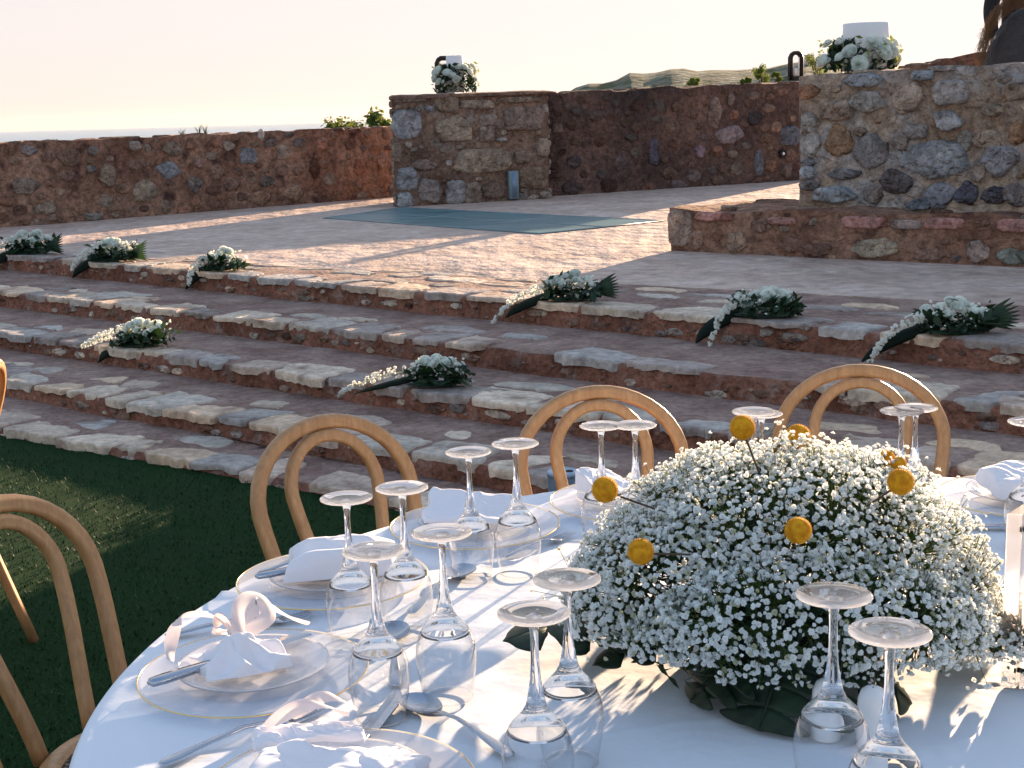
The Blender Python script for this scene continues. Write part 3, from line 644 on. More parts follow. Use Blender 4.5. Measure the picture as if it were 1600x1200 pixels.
M['bush'] = translucent('bush_leaf', (.06, .10, .02), (.20, .24, .04), .4, .6, nz=((.05, .09, .02), (.12, .15, .04), 3), attr=True)
M['bark'] = nmat('bark', (.09, .06, .04), .9)
def bush(name, base, wdt, hgt, label, tint=(1, 1, 1), n=900, leaf=.06, seed=0, cat='bush', sparse=False, group=None):
    rnd = np.random.default_rng(seed); root = empty(name, base, 0, label, cat, group)
    mb = MB()
    cl = [(rnd.uniform(-.36, .36) * wdt, rnd.uniform(-.3, .3) * wdt, hgt * rnd.uniform(.35, .85), wdt * rnd.uniform(.12, .24)) for _ in range(9)]
    tr = MB()
    for c_ in cl: tr.tube([(0, 0, -.2), (c_[0] * .4, c_[1] * .4, c_[2] * .5), (c_[0], c_[1], c_[2])], [.02 * hgt, .014 * hgt, .005 * hgt], 5)
    V = []; Fc = []; C = []
    for i in range(n):
        c_ = cl[rnd.integers(len(cl))]; d = rnd.normal(size=3); d /= np.linalg.norm(d); r_ = c_[3] * rnd.uniform(.5, 1.15)
        p = np.array(c_[:3]) + d * r_ * np.array([1, 1, 1.1]); a = rnd.normal(size=3); a /= np.linalg.norm(a); b_ = np.cross(a, d); b_ /= (np.linalg.norm(b_) + 1e-6)
        l = leaf * rnd.uniform(.6, 1.4); k = len(V)
        V += [p - b_ * l * .3, p + a * l * .5 + b_ * 0, p + b_ * l * .3, p - a * l * .5]; Fc.append((k, k + 1, k + 2, k + 3)); C += [rnd.uniform(.6, 1.4)] * 4
    mb.add(V, Fc); mb.c[0][:, :3] = np.array(C)[:, None] * np.array(tint)
    mb.build('foliage', M['bush'], root, smooth=False); tr.build('trunk', M['bark'], root)
    return root
p = aty(594, 200, 26); bush('green_bush', (p.x, 26, p.z - .9), .75, 1.35, 'dark green bush rising behind the end of the low parapet', (.5, .8, .6), 1500, .09, 2)
p = aty(541, 200, 60); bush('low_shrub', (p.x, 60, p.z - .5), 1.9, .75, 'small distant shrub on the sea horizon beyond the parapet', (.5, .6, .6), 900, .16, 3)
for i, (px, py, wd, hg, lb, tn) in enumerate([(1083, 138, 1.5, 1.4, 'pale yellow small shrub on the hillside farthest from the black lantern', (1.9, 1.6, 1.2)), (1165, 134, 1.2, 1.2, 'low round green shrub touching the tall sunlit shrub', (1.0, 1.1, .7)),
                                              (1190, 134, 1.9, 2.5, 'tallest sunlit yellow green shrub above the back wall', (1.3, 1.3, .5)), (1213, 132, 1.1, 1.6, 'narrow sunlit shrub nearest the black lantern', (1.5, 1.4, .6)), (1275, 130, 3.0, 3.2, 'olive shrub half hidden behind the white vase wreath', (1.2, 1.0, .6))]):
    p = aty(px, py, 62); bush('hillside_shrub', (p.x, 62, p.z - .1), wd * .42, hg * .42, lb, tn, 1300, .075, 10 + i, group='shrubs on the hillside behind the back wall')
p = aty(1261, 104, 430)
bd = empty('ruined_building', (p.x, 430, p.z - 3), .3, 'small pale ruined building far off on the hill', 'building')
m = M['plaster'] = nmat('pale_plaster', rough=.9); noise_col(m, (.45, .38, .32), (.62, .54, .46), scale=.6)
mb = MB(); mb.box((0, 0, 3.2), (1.7, 5, 6.4)); mb.box((-3.2, .5, 1.9), (4.6, 4, 3.8)); mb.build('wall', M['plaster'], bd, smooth=False)
for c_, d_ in (((-3.2, -1.52, 2.2), (.9, .06, 1.3)), ((0, -2.53, 3.8), (.6, .06, 1.1))):
    mb = MB(); mb.box(c_, d_); mb.build('window', M['hole'], bd, smooth=False)
# weeds on the parapet top
for i, px in enumerate((318, 328, 291)):
    p0, u = LEFT_A, (LEFT_B - LEFT_A).normalized(); n_ = Vector((u.y, -u.x)); d = px_ray(px, 200); k = p0.dot(n_) / (d.x * n_.x + d.y * n_.y); p = Vector((0, 0, EYE)) + d * k
    o = empty('weed_tuft', (p.x - n_.x * .1, p.y - n_.y * .1, 1.355), 0, ['taller dry weed sprig on the parapet top', 'dry weed sprig just to the right of the taller sprig', 'short dry weed sprig on the parapet, furthest left'][i], 'weed', 'weeds on the parapet')
    mb = MB(); random.seed(i)
    for q in range(9):
        a = random.uniform(0, 6.3); h = random.uniform(.05, .14) * (1 if i < 2 else .6); mb.tube([(0, 0, -.02), (cos(a) * .02, sin(a) * .02, h * .6), (cos(a) * .05, sin(a) * .05, h)], [.004, .003, .0015], 4)
    mb.build('stalks', M['bush'], o)

# ================================================================== TABLE
TC = Vector((.506, 1.778)); TR = 1.062; TZ = .75
random.seed(8)
tbl = empty('round_table', (TC.x, TC.y, 0), 0, 'large round banquet table hidden under the white cloth', 'table')
mb = MB(); mb.lathe([(0, TZ - .04), (TR - .015, TZ - .04), (TR - .01, TZ - .02), (TR - .015, TZ - .008), (0, TZ - .008)], 64); mb.build('tabletop', M['wood'], tbl)
for a in (45, 135, 225, 315):
    mb = MB(); mb.tube([(.62 * cos(R(a)), .62 * sin(R(a)), 0), (.62 * cos(R(a)), .62 * sin(R(a)), TZ - .04)], .02, 10); mb.build('leg', M['black_metal'], tbl)
mb = MB(); nphi = 360; rings = []
def crease(x, y):
    z = 0
    for (ax, ay, bx, by, h, wd) in CREASES:
        d = Vector((bx - ax, by - ay)); L_ = d.length; d.normalize(); n__ = Vector((-d.y, d.x)); q = Vector((x - ax, y - ay)); t = q.dot(d) / L_
        if -.1 < t < 1.1: z += h * exp(-(q.dot(n__) / wd) ** 2) * max(0, 1 - abs(2 * t - 1) ** 4)
    return z
def cr_(a, b, h, wd): p, q = at(*a, TZ), at(*b, TZ); return (p.x - TC.x, p.y - TC.y, q.x - TC.x, q.y - TC.y, h, wd)
CREASES = [cr_((170, 1105), (280, 1088), .006, .006), cr_((330, 928), (400, 930), .006, .007), cr_((275, 965), (350, 958), .004, .008), cr_((255, 1180), (190, 1120), .004, .01), cr_((1380, 1200), (1600, 1130), .003, .006), cr_((470, 868), (640, 840), .004, .008), cr_((700, 905), (780, 895), .003, .008), cr_((880, 765), (940, 790), .004, .01), (-1.0, -.30, 1.0, .16, .0022, .004), (-.42, -.95, -.16, .98, .0022, .004), (.45, -.9, .62, .8, .002, .004), (-.95, .35, -.3, .62, .003, .008), (-.98, .05, -.6, .2, .003, .007), (-.9, -.3, -.62, -.16, .003, .007), (.1, -.95, .3, -.55, .003, .008), (.25, 1.0, .35, .7, .003, .008)]
prof = [(TR * k / 60, TZ) for k in range(1, 61)]
skirt = [(TR + .006, TZ - .006), (TR + .012, TZ - .02), (TR + .016, TZ - .05)] + [(TR + .018 + .03 * k / 12, TZ - .05 - (.70 - .02) * k / 12) for k in range(1, 13)]
V = [(0, 0, TZ)]
for (r_, z_) in prof:
    for k in range(nphi):
        a = 2 * pi * k / nphi; x, y = r_ * cos(a), r_ * sin(a); V.append((x, y, TZ + fbm((x * 5, y * 5, 0)) * .0016 * min(1, (TR - r_) * 8 + .3) + crease(x, y)))
for (r_, z_) in skirt:
    dep = (TZ - z_) / .7
    for k in range(nphi):
        a = 2 * pi * k / nphi; f = sin(a * 22 + 2.2 * noise.noise(Vector((cos(a) * 2, sin(a) * 2, 4)))) * .5 + .5 * noise.noise(Vector((cos(a) * 7, sin(a) * 7, 1)))
        rr = r_ + (.055 * f * min(1, dep * 1.6) ** 1.1 + .03 * dep); V.append((rr * cos(a), rr * sin(a), z_))
nr = len(prof) + len(skirt); Fc = [(0, 1 + k, 1 + (k + 1) % nphi) for k in range(nphi)]
for j in range(nr - 1):
    for k in range(nphi): l = (k + 1) % nphi; Fc.append((1 + j * nphi + k, 1 + (j + 1) * nphi + k, 1 + (j + 1) * nphi + l, 1 + j * nphi + l))
mb.add(V, Fc); o = mb.build('tablecloth', M['cloth'], None, loc=(TC.x, TC.y, 0)); tag(o, 'white linen tablecloth draped over the round table', 'tablecloth')

# ================================================================== CHAIRS
def make_chair():
    root = empty('bentwood_chair')
    def hoop(a_top, a_bot, zc, bh, z_bot, ybot, full):
        pts = []
        lean = lambda z: .015 + max(0, z - .46) * .27 + (max(0, z - .46) ** 2) * .12
        def side(s_):
            L_ = []
            if full:
                for z, h, yy in ((0, .205, .13), (.12, .19, .095), (.28, .172, .05), (.42, .165, .018)): L_.append((s_ * h, yy, z))
            n = 8
            for k in range(n):
                z = z_bot + (zc - z_bot) * (k + (1 if full else 0)) / (n + (1 if full else 0)); t = (z - z_bot) / (zc - z_bot); t2 = t * t * (3 - 2 * t) * .5 + t * .5
                L_.append((s_ * (a_bot + (a_top - a_bot) * t2), lean(z), z))
            return L_
        pts = side(-1)
        for k in range(0, 19):
            q = pi - pi * k / 18; z = zc + bh * sin(q); pts.append((a_top * cos(q), lean(z), z))
        pts += side(1)[::-1]
        return pts
    def section_tube(mb, pts, w_, d_):
        # rounded rectangle section with a shallow groove on the front and back; wide side in the hoop's plane
        P = [Vector(p) for p in pts]; sec = []
        for k in range(20):
            q = 2 * pi * k / 20; e = 3.0; r = (abs(cos(q)) ** e + abs(sin(q)) ** e) ** (-1 / e); x, y = cos(q) * r, sin(q) * r
            if abs(x) < .3: y *= .86
            sec.append((x * w_ / 2, y * d_ / 2))
        V = []
        for i, p in enumerate(P):
            t = (P[min(i + 1, len(P) - 1)] - P[max(i - 1, 0)]).normalized(); back = Vector((0, 1, 0)); side = t.cross(back).normalized(); bk = side.cross(t).normalized()
            for (x, y) in sec: V.append(p + side * x + bk * y)
        n = 20; Fc = [tuple(range(n))[::-1], tuple((len(P) - 1) * n + k for k in range(n))]
        for i in range(len(P) - 1):
            for k in range(n): l = (k + 1) % n; Fc.append((i * n + k, i * n + l, i * n + n + l, i * n + n + k))
        mb.add([tuple(v) for v in V], Fc)
    mb = MB(); section_tube(mb, hoop(.192, .160, .715, .155, .46, 0, True), .031, .026); mb.build('outer_hoop', M['wood'], root)
    mb = MB(); section_tube(mb, hoop(.108, .062, .735, .107, .455, 0, False), .027, .024); mb.build('inner_hoop', M['wood'], root)
    mb = MB(); mb.lathe([(.165, .435), (.2, .433), (.207, .442), (.207, .462), (.2, .47), (.172, .472), (.165, .466), (.165, .435)], 48, o=(0, -.19, 0)); mb.build('seat_frame', M['wood'], root)
    mb = MB(); mb.lathe([(0, .461), (.08, .462), (.167, .467), (.167, .460), (0, .455)], 36, o=(0, -.19, 0)); mb.build('seat', M['cane'], root)
    mb = MB(); mb.tube([(.15 * cos(2 * pi * k / 32), -.19 + .15 * sin(2 * pi * k / 32), .25) for k in range(32)], .010, 8, closed=True); mb.build('ring_brace', M['wood'], root)
    for s_ in (-1, 1):
        mb = MB(); mb.tube([(s_ * .135, -.32, .44), (s_ * .142, -.335, .3), (s_ * .152, -.355, .12), (s_ * .165, -.375, 0)], [.016, .015, .013, .011], 12); mb.build('leg', M['wood'], root)
    return root
chair0 = make_chair(); used = [False]
def place_chair(x, y, rz, label, group='bentwood chairs around the table'):
    c = copy_tree(chair0) if used[0] else chair0; used[0] = True
    c.location = (x, y, 0); c.rotation_euler = (0, 0, rz); c['label'] = label; c['category'] = 'chair'; c['group'] = group
def chair_at(px, py, zt, label, tw=0, r_=None):
    p = aty(px, py, 3.0); 
    # point where the hoop apex sits (lean .10 behind the seat back)
    d = px_ray(px, py); t = (zt - EYE) / d.z; q = Vector((0, 0, EYE)) + d * t; dr = (Vector((q.x, q.y)) - TC).normalized()
    b_ = Vector((q.x, q.y)) - dr * .145; place_chair(b_.x, b_.y, atan2(dr.y, dr.x) - pi / 2 + tw, label)
chair_at(505, 660, .868, 'oak bentwood chair left of the middle, turf behind its twin hoops', .05)
chair_at(930, 614, .868, 'oak bentwood chair in the middle with the blue grey canister behind it')
chair_at(1342, 580, .868, 'oak bentwood chair behind the white flower centrepiece', -.05)
place_chair(-.765, 2.25, R(66), 'oak bentwood chair nearest the camera with its cane seat showing')
place_chair(-1.555, 3.76, R(-86), 'bentwood chair cut by the left picture edge, one leg on the turf', 'bentwood chairs of the next table')

# ================================================================== GLASSES
FZ = .222
def make_glass(s_=1.0):
    root = empty('wine_glass')
    bp = [(.0310, .001), (.0330, .012), (.0368, .032), (.0392, .052), (.0388, .068), (.0355, .082), (.0295, .094), (.0215, .1035), (.0130, .1100), (.0085, .116)]
    mb = MB(); out = []
    for i in range(len(bp) - 1):
        a, b_ = bp[i], bp[i + 1]
        for k in range(3): out.append((a[0] + (b_[0] - a[0]) * k / 3, a[1] + (b_[1] - a[1]) * k / 3))
    out.append(bp[-1])
    # smooth the outline
    for _ in range(3): out = [out[0]] + [((out[i - 1][0] + 2 * out[i][0] + out[i + 1][0]) / 4, (out[i - 1][1] + 2 * out[i][1] + out[i + 1][1]) / 4) for i in range(1, len(out) - 1)] + [out[-1]]
    mb.lathe(out, 48); mb.build('bowl', M['bowlglass'], root)
    mb = MB(); mb.tube([(.0315 * cos(2 * pi * k / 48), .0315 * sin(2 * pi * k / 48), .0014) for k in range(48)], .0009, 6, closed=True); mb.build('rim', M['glass'], root)
    mb = MB(); mb.lathe([(0, .1050), (.006, .1046), (.0125, .1022), (.0190, .0985), (.0250, .0945), (.0300, .0902), (.0322, .0880), (.03235, .0884), (.0300, .0934), (.0256, .0990), (.0219, .1028), (.0155, .1098), (.0112, .1180), (.0085, .130), (.0060, .146), (.0046, .165), (.0042, .185), (.0047, .200), (.0065, .2090), (.010, .2135), (0, .2136)], 32)
    mb.build('stem', M['glass'], root)
    mb = MB(); mb.lathe([(0, .2138), (.010, .2139), (.022, .2152), (.0365, .2180), (.0385, .2192), (.0385, .2206), (.0365, .2216), (.020, .2200), (.006, .2192), (0, .2190)], 48); mb.build('foot', M['footglass'], root)
    return root
g0 = make_glass(); gu = [False]
def glass_px(px, py, label, s_=1.0, group='wine glasses standing upside down on the table'):
    c = copy_tree(g0) if gu[0] else g0; gu[0] = True
    p = at(px, py, TZ + .219 * s_ + .002); c.location = (p.x, p.y, TZ + .002); c.scale = (s_, s_, s_); c.rotation_euler = (0, 0, random.random() * 6)
    c['label'] = label; c['category'] = 'wine glass'; c['group'] = group
for a_ in [(690, 833, 'upturned wine glass with the dark spoon bowl just behind its stem', 1.02),
           (583, 862, 'upturned wine glass beside the bow tied napkin, a knife tip at its rim', 1.0),
           (541, 779, 'upturned wine glass over the napkin pad plate, left and lower of its pair', .98),
           (628, 763, 'upturned wine glass right of its partner, in front of the chair hoop on turf', 1.0),
           (732, 707, 'upturned wine glass standing by the folded napkin corner on the far plate', .97),
           (805, 694, 'upturned wine glass on the far plate, tallest against the red steps', 1.0),
           (939, 666, 'upturned wine glass in front of the middle chair, left of two overlapping feet', .97),
           (992, 665, 'upturned wine glass in front of the middle chair, right of two overlapping feet', .98),
           (1178, 644, 'upturned wine glass behind the flowers beside the topmost yellow ball', 1.0),
           (1190, 647, 'upturned wine glass nearly hidden by its twin behind the topmost yellow ball', .96),
           (1409, 643, 'upturned wine glass behind the flowers, left of two in the right chair hoop', .98),
           (1431, 638, 'upturned wine glass behind the flowers, right of two in the right chair hoop', .98),
           (1612, 660, 'upturned wine glass cut off by the right picture edge', 1.0),
           (886, 906, 'upturned wine glass over the slit green leaf, further of the near pair', 1.02),
           (834, 959, 'upturned wine glass over the slit green leaf, nearer of the near pair', 1.02),
           (1303, 931, 'upturned wine glass with a white shaker seen through its bowl', 1.06),
           (1391, 989, 'upturned wine glass closest to the camera, right of the shakers', 1.06)]:
    glass_px(*a_)

# ================================================================== PLATES, CUTLERY, NAPKINS
def make_setting():
    root = empty('charger_plate')
    mb = MB(); mb.lathe([(0, .002), (.09, .002), (.102, .004), (.150, .0085), (.155, .010), (.155, .0122), (.150, .0118), (.112, .0085), (.104, .0098), (.098, .0062), (0, .0058)], 72); mb.build('plate', M['plate'], root)
    mb = MB(); mb.tube([(.1555 * cos(2 * pi * k / 72), .1555 * sin(2 * pi * k / 72), 0.0108) for k in range(72)], .0011, 6, closed=True); mb.build('gold_rim', M['gold'], root)
    return root
def make_side():
    root = empty('dinner_plate')
    mb = MB(); mb.lathe([(0, .002), (.062, .002), (.070, .006), (.099, .013), (.103, .0145), (.103, .0166), (.098, .0158), (.072, .0095), (.066, .0058), (0, .005)], 72); mb.build('plate', M['plate'], root)
    mb = MB(); mb.tube([(.1035 * cos(2 * pi * k / 72), .1035 * sin(2 * pi * k / 72), .0155) for k in range(72)], .0008, 6, closed=True); mb.build('rim', M['glass'], root)
    return root
S = [(520, 906, 'under the thick white napkin pad'), (742, 822, 'at the back by the red steps under two glasses'), (397, 1052, 'with the knife and bow tied napkin across it'), (530, 1238, 'nearest the camera, cut by the lower picture edge'), (985, 783, 'partly hidden behind the flowers beside the yellow ball'), (1598, 777, 'at the right edge behind the clear acrylic stand')]
c0 = make_setting(); d0 = make_side()
for i, (px, py, lb) in enumerate(S):
    c = c0 if i == 0 else copy_tree(c0); d_ = d0 if i == 0 else copy_tree(d0); p = at(px, py, TZ + .008)
    c.location = (p.x, p.y, TZ + .002); c['label'] = 'wide charger plate ' + lb; c['category'] = 'charger plate'; c['group'] = 'gold rimmed charger plates'
    d_.location = (p.x, p.y, TZ + .009); d_['label'] = 'small plate stacked ' + lb; d_['category'] = 'plate'; d_['group'] = 'smaller plates on the chargers'
    S[i] = p
def strip(pts, wd, th, up=(0, 0, 1)):
    """flat bar along pts with widths wd and thickness th"""
    P = [Vector(p) for p in pts]; V = []; n = len(P)
    if not hasattr(th, '__len__'): th = [th] * n
    for i, p in enumerate(P):
        t = (P[min(i + 1, n - 1)] - P[max(i - 1, 0)]).normalized(); s_ = Vector(up).cross(t).normalized(); u = t.cross(s_); w_ = wd[i] / 2; h = th[i] / 2; 
        for a, b_ in ((-1, -.3), (-.7, -1), (.7, -1), (1, -.3), (1, .3), (.7, 1), (-.7, 1), (-1, .3)): V.append(tuple(p + s_ * a * w_ + u * b_ * h))
    Fc = [tuple(range(8)), tuple((n - 1) * 8 + k for k in range(8))[::-1]]
    for i in range(n - 1):
        for k in range(8): l = (k + 1) % 8; Fc.append((i * 8 + k, i * 8 + 8 + k, i * 8 + 8 + l, i * 8 + l))
    return V, Fc
def make_knife():
    root = empty('table_knife')
    mb = MB(); mb.add(*strip([(0, 0, .005), (.004, 0, .005), (.02, 0, .005), (.07, 0, .005), (.095, 0, .005), (.102, 0, .005)], [.006, .014, .017, .014, .012, .010], [.004, .008, .009, .008, .007, .005])); mb.build('handle', M['steel'], root)
    V = []; Fc = []; N_ = 14
    for i in range(N_ + 1):
        t = i / N_; x = .100 + .118 * t; top = .010 * (1 - max(0, (t - .72) / .28) ** 2 * 1.0); bot = -.009
        if i == 0: top, bot = .005, -.005
        for (y, z) in ((bot, .0048), ((bot + top) / 2, .0062), (top, .0064), (top, .0042), ((bot + top) / 2, .0040)): V.append((x, y, z))
    for i in range(N_):
        for k in range(5): l = (k + 1) % 5; Fc.append((i * 5 + k, i * 5 + l, i * 5 + 5 + l, i * 5 + 5 + k))
    Fc += [tuple(range(5))[::-1], tuple(N_ * 5 + k for k in range(5))]
    mb = MB(); mb.add(V, Fc); mb.build('blade', M['steel'], root, smooth=False)
    return root
def make_spoon():
    root = empty('table_spoon')
    mb = MB(); mb.add(*strip([(0, 0, .004), (.004, 0, .0045), (.02, 0, .006), (.06, 0, .010), (.10, 0, .013), (.13, 0, .010), (.142, 0, .007)], [.007, .014, .016, .009, .0055, .0055, .008], [.0025, .003, .003, .003, .0035, .003, .002])); mb.build('handle', M['steel'], root)
    G = []
    for i in range(13):
        row = []
        for j in range(25):
            q = 2 * pi * j / 24; r = i / 12; x = .172 + cos(q) * r * (.034 if cos(q) < 0 else .032); y = sin(q) * r * .0215 * (1 + .12 * cos(q)); row.append((x, y, .0085 - .0075 * (1 - r ** 2.2)))
        G.append(row)
    for i in range(12, -1, -1):
        row = [(x, y, z - .0011) for x, y, z in G[i]]; G.append(row) if 0 else None
    mb = MB(); mb.grid(G); mb.grid([[(x, y, z - .0012) for x, y, z in r_[::-1]] for r_ in G]); mb.build('bowl', M['steel'], root)
    return root
def make_fork():
    root = empty('table_fork')
    mb = MB(); mb.add(*strip([(0, 0, .004), (.004, 0, .0045), (.02, 0, .006), (.06, 0, .010), (.10, 0, .013), (.128, 0, .009), (.140, 0, .006)], [.007, .014, .016, .009, .0055, .007, .02], [.0025, .003, .003, .003, .0035, .003, .002])); mb.build('handle', M['steel'], root)
    mb = MB(); mb.add(*strip([(.138, 0, .006), (.150, 0, .0035), (.158, 0, .0035)], [.02, .024, .025], .0022))
    for k in range(4):
        y = (k - 1.5) * .0072; mb.add(*strip([(.157, y, .0035), (.175, y, .004), (.192, y, .006), (.199, y, .008)], [.0038, .0035, .003, .0015], .002))
    mb.build('tines', M['steel'], root); return root
protos = {'knife': make_knife(), 'spoon': make_spoon(), 'fork': make_fork()}; pu = {}
LEN = {'knife': .218, 'spoon': .204, 'fork': .199}
def cutlery(kind, a, b_, z, label, flip=1, zb=None):
    """handle end at pixel a, tip towards pixel b; its real length is kept"""
    o = copy_tree(protos[kind]) if kind in pu else protos[kind]; pu[kind] = 1
    p, q = at(*a, TZ + z), at(*b_, TZ + (z if zb is None else zb)); o.location = (p.x, p.y, TZ + z - .0005)
    d = q - p; s_ = min(1.15, max(.8, Vector((d.x, d.y)).length / LEN[kind]))
    o.scale = (s_, s_ * flip, s_); o.rotation_euler = (0, -atan2(d.z, Vector((d.x, d.y)).length), atan2(d.y, d.x)); o['label'] = label; o['category'] = kind; o['group'] = {'knife': 'knives', 'spoon': 'spoons', 'fork': 'forks'}[kind] + ' laid on the table'
cutlery('knife', (232, 1074), (536, 978), .028, 'steel knife lying across the plate with the bow tied napkin')
cutlery('fork', (258, 997), (490, 964), .003, 'steel fork on the cloth beyond the bow tied napkin')
cutlery('knife', (520, 1222), (630, 1080), .004, 'steel knife pointing away between the two nearest plates', -1)
cutlery('spoon', (800, 1186), (634, 1094), .003, 'large steel spoon in front, its bowl facing the camera, handle to the near glass')
cutlery('fork', (250, 1200), (533, 1100), .003, 'steel fork whose tines point at the bow napkin plate from the near side')
cutlery('spoon', (618, 1076), (614, 976), .003, 'steel spoon behind the glass stem beside the bow napkin plate')
cutlery('spoon', (641, 962), (737, 884), .003, 'steel spoon with a dark bowl right of the gold rimmed plate')
cutlery('fork', (788, 873), (893, 836), .003, 'steel fork between the far plate and the flowers')
cutlery('knife', (399, 905), (600, 868), .030, 'steel knife tucked under the thick napkin pad, handle end showing')
cutlery('fork', (405, 897), (560, 862), .028, 'steel fork tucked under the thick napkin pad, handle end showing')
cutlery('knife', (1700, 828), (1478, 823), .003, 'thin steel knife on blue shaded cloth between flowers and acrylic stand')

def napkin(p, sx, sy, h, rz, label, seed=0, kind='pad', z=.026):
    root = empty('cloth_napkin', (p.x, p.y, TZ + z), rz, label, 'napkin', 'white napkins on the plates'); n = 84; G = []
    for i in range(n + 1):
        row = []
        for j in range(n + 1):
            u, v = 2 * i / n - 1, 2 * j / n - 1
            fx_ = noise.noise(Vector((u * 1.8 + seed, v * 1.8, seed))); f2 = noise.noise(Vector((u * 3 + v * 1.5 + seed, v * 1.0 - u, seed + 3)))
            rg = (1 - abs(noise.noise(Vector((u * 1.6 + v * .8 + seed * 2, v * 1.3 - u * .5, seed + 11)))) * 3.0); rg2 = 1 - abs(noise.noise(Vector((u * 3.1 - v * 2 + seed, v * 2.4, seed + 5)))) * 3.2
            e = min(1, (1 - max(abs(u), abs(v)) ** 10) * 4)
            if kind == 'pad': zz = h * (.55 + .45 * (1 - abs(u) ** 4)) * (1 - abs(v) ** 5 * .6) + .010 * fx_ + .006 * sin(v * 6 + 2 * fx_)
            elif kind == 'knot': r_ = sqrt(u * u + v * v); zz = h * exp(-(r_ * 1.5) ** 2) * (1.1 + .5 * f2) + .008 * sin(atan2(v, u) * 7 + seed) * r_ + .004
            elif kind == 'fold': zz = h * (.25 + .75 * max(0, .5 + .5 * v) ** 1.5) * (.55 + .45 * (-u * .5 + .5)) + .006 * fx_
            else: zz = h * sqrt(max(0, 1 - .92 * (u * u + v * v * .9) / 1.9)) + .006 * fx_ + .006 * abs(f2)
            sh = 1 + .12 * noise.noise(Vector((u * 1.5, v * 1.5, seed + 8))); zz += (.0045 * max(0, rg) ** 2 + .0014 * max(0, rg2)) * (.12 if kind == 'pad' else .32); row.append((u * sx / 2 * sh + .008 * f2, v * sy / 2 * sh + .006 * fx_, max(zz * e, .0015 + .002 * abs(fx_))))
        G.append(row)
    mb = MB(); mb.grid(G)
    edge = [G[i][0] for i in range(n + 1)] + [G[n][j] for j in range(1, n + 1)] + [G[i][n] for i in range(n - 1, -1, -1)] + [G[0][j] for j in range(n - 1, 0, -1)]
    low = [(x, y, 0) for x, y, z_ in edge]; m_ = len(edge); mb.add(edge + low, [(k, (k + 1) % m_, m_ + (k + 1) % m_, m_ + k) for k in range(m_)])
    mb.build('cloth', M['napkin'], root); return root
def loop_strip(root, pts, w_, name='ribbon', th=.0012, tw=0):
    P = [Vector(p) for p in pts]; Q = []
    for i in range(len(P) - 1):
        a, b_, c, d = P[max(i - 1, 0)], P[i], P[i + 1], P[min(i + 2, len(P) - 1)]
        for k in range(8):
            t = k / 8; Q.append(.5 * ((2 * b_) + (c - a) * t + (2 * a - 5 * b_ + 4 * c - d) * t * t + (3 * b_ - a - 3 * c + d) * t ** 3))
    Q.append(P[-1]); G = []
    for i, p in enumerate(Q):
        t = (Q[min(i + 1, len(Q) - 1)] - Q[max(i - 1, 0)]).normalized(); s_ = Vector((0, 0, 1)).cross(t); s_ = s_.normalized() if s_.length > .01 else Vector((0, 1, 0)); up = t.cross(s_)
        f = i / (len(Q) - 1); ww = w_ * (.55 + .45 * sin(pi * f) ** .6); q = tw + .8 * sin(f * 5); s2 = s_ * cos(q) + up * sin(q)
        G.append([tuple(p + s2 * ww * x + up * .15 * ww * (1 - (2 * x) ** 2)) for x in (-.5, -.25, 0, .25, .5)])
    mb = MB(); mb.grid(G); mb.build(name, M['sheer'], root)
M['sheer'] = translucent('sheer_ribbon', (.84, .80, .82), (.8, .7, .68), .35, .6)
napkin(S[0] + Vector((.015, .015, 0)), .17, .13, .042, .1, 'thick white napkin pad on the gold rimmed plate, ribbon loop at its side', 1, 'pad')
napkin(S[1] + Vector((-.01, .01, 0)), .16, .11, .040, -.15, 'white napkin with one raised corner on the far plate', 4, 'fold')
nk = napkin(S[2] + Vector((-.015, -.005, 0)), .115, .095, .034, .4, 'white napkin tied in a bow over a knife', 7, 'knot')
napkin(S[3] + Vector((.0, -.015, 0)), .20, .13, .020, -.1, 'crumpled white napkin at the lower picture edge', 9, 'mound')
napkin(S[4] + Vector((-.04, .02, 0)), .09, .10, .045, .6, 'white napkin peak behind the yellow ball left of the flowers', 12, 'fold')
napkin(S[5] + Vector((.01, .0, 0)), .16, .15, .042, 0, 'smooth white napkin mound shaded blue at the right edge', 15, 'mound')
loop_strip(nk, [(0, .02, .035), (-.03, .055, .055), (-.065, .075, .05), (-.085, .05, .025), (-.09, .03, .008)], .020)
loop_strip(nk, [(0, .01, .035), (.012, .05, .06), (.04, .075, .062), (.05, .05, .04), (.0, .01, .035)], .026)
loop_strip(nk, [(0, .01, .035), (-.012, .04, .055), (-.018, .045, .03), (.0, .01, .03)], .024)
loop_strip(nk, [(0, .02, .04), (.05, .07, .05), (.09, .09, .02), (.12, .09, .005)], .016)
nk2 = napkin(S[3] + Vector((-.05, .115, 0)), .13, .05, .012, .1, 'sheer ribbon ends of the crumpled napkin at the lower picture edge', 19, 'mound', z=.02)
for i, (a0, b0) in enumerate([((-.05, .0, .02), (.05, .015, .02)), ((-.02, .02, .02), (.06, .03, .02))]):
    loop_strip(nk2, [a0, ((a0[0] + b0[0]) / 2, a0[1] + .02, .035), b0], .02)

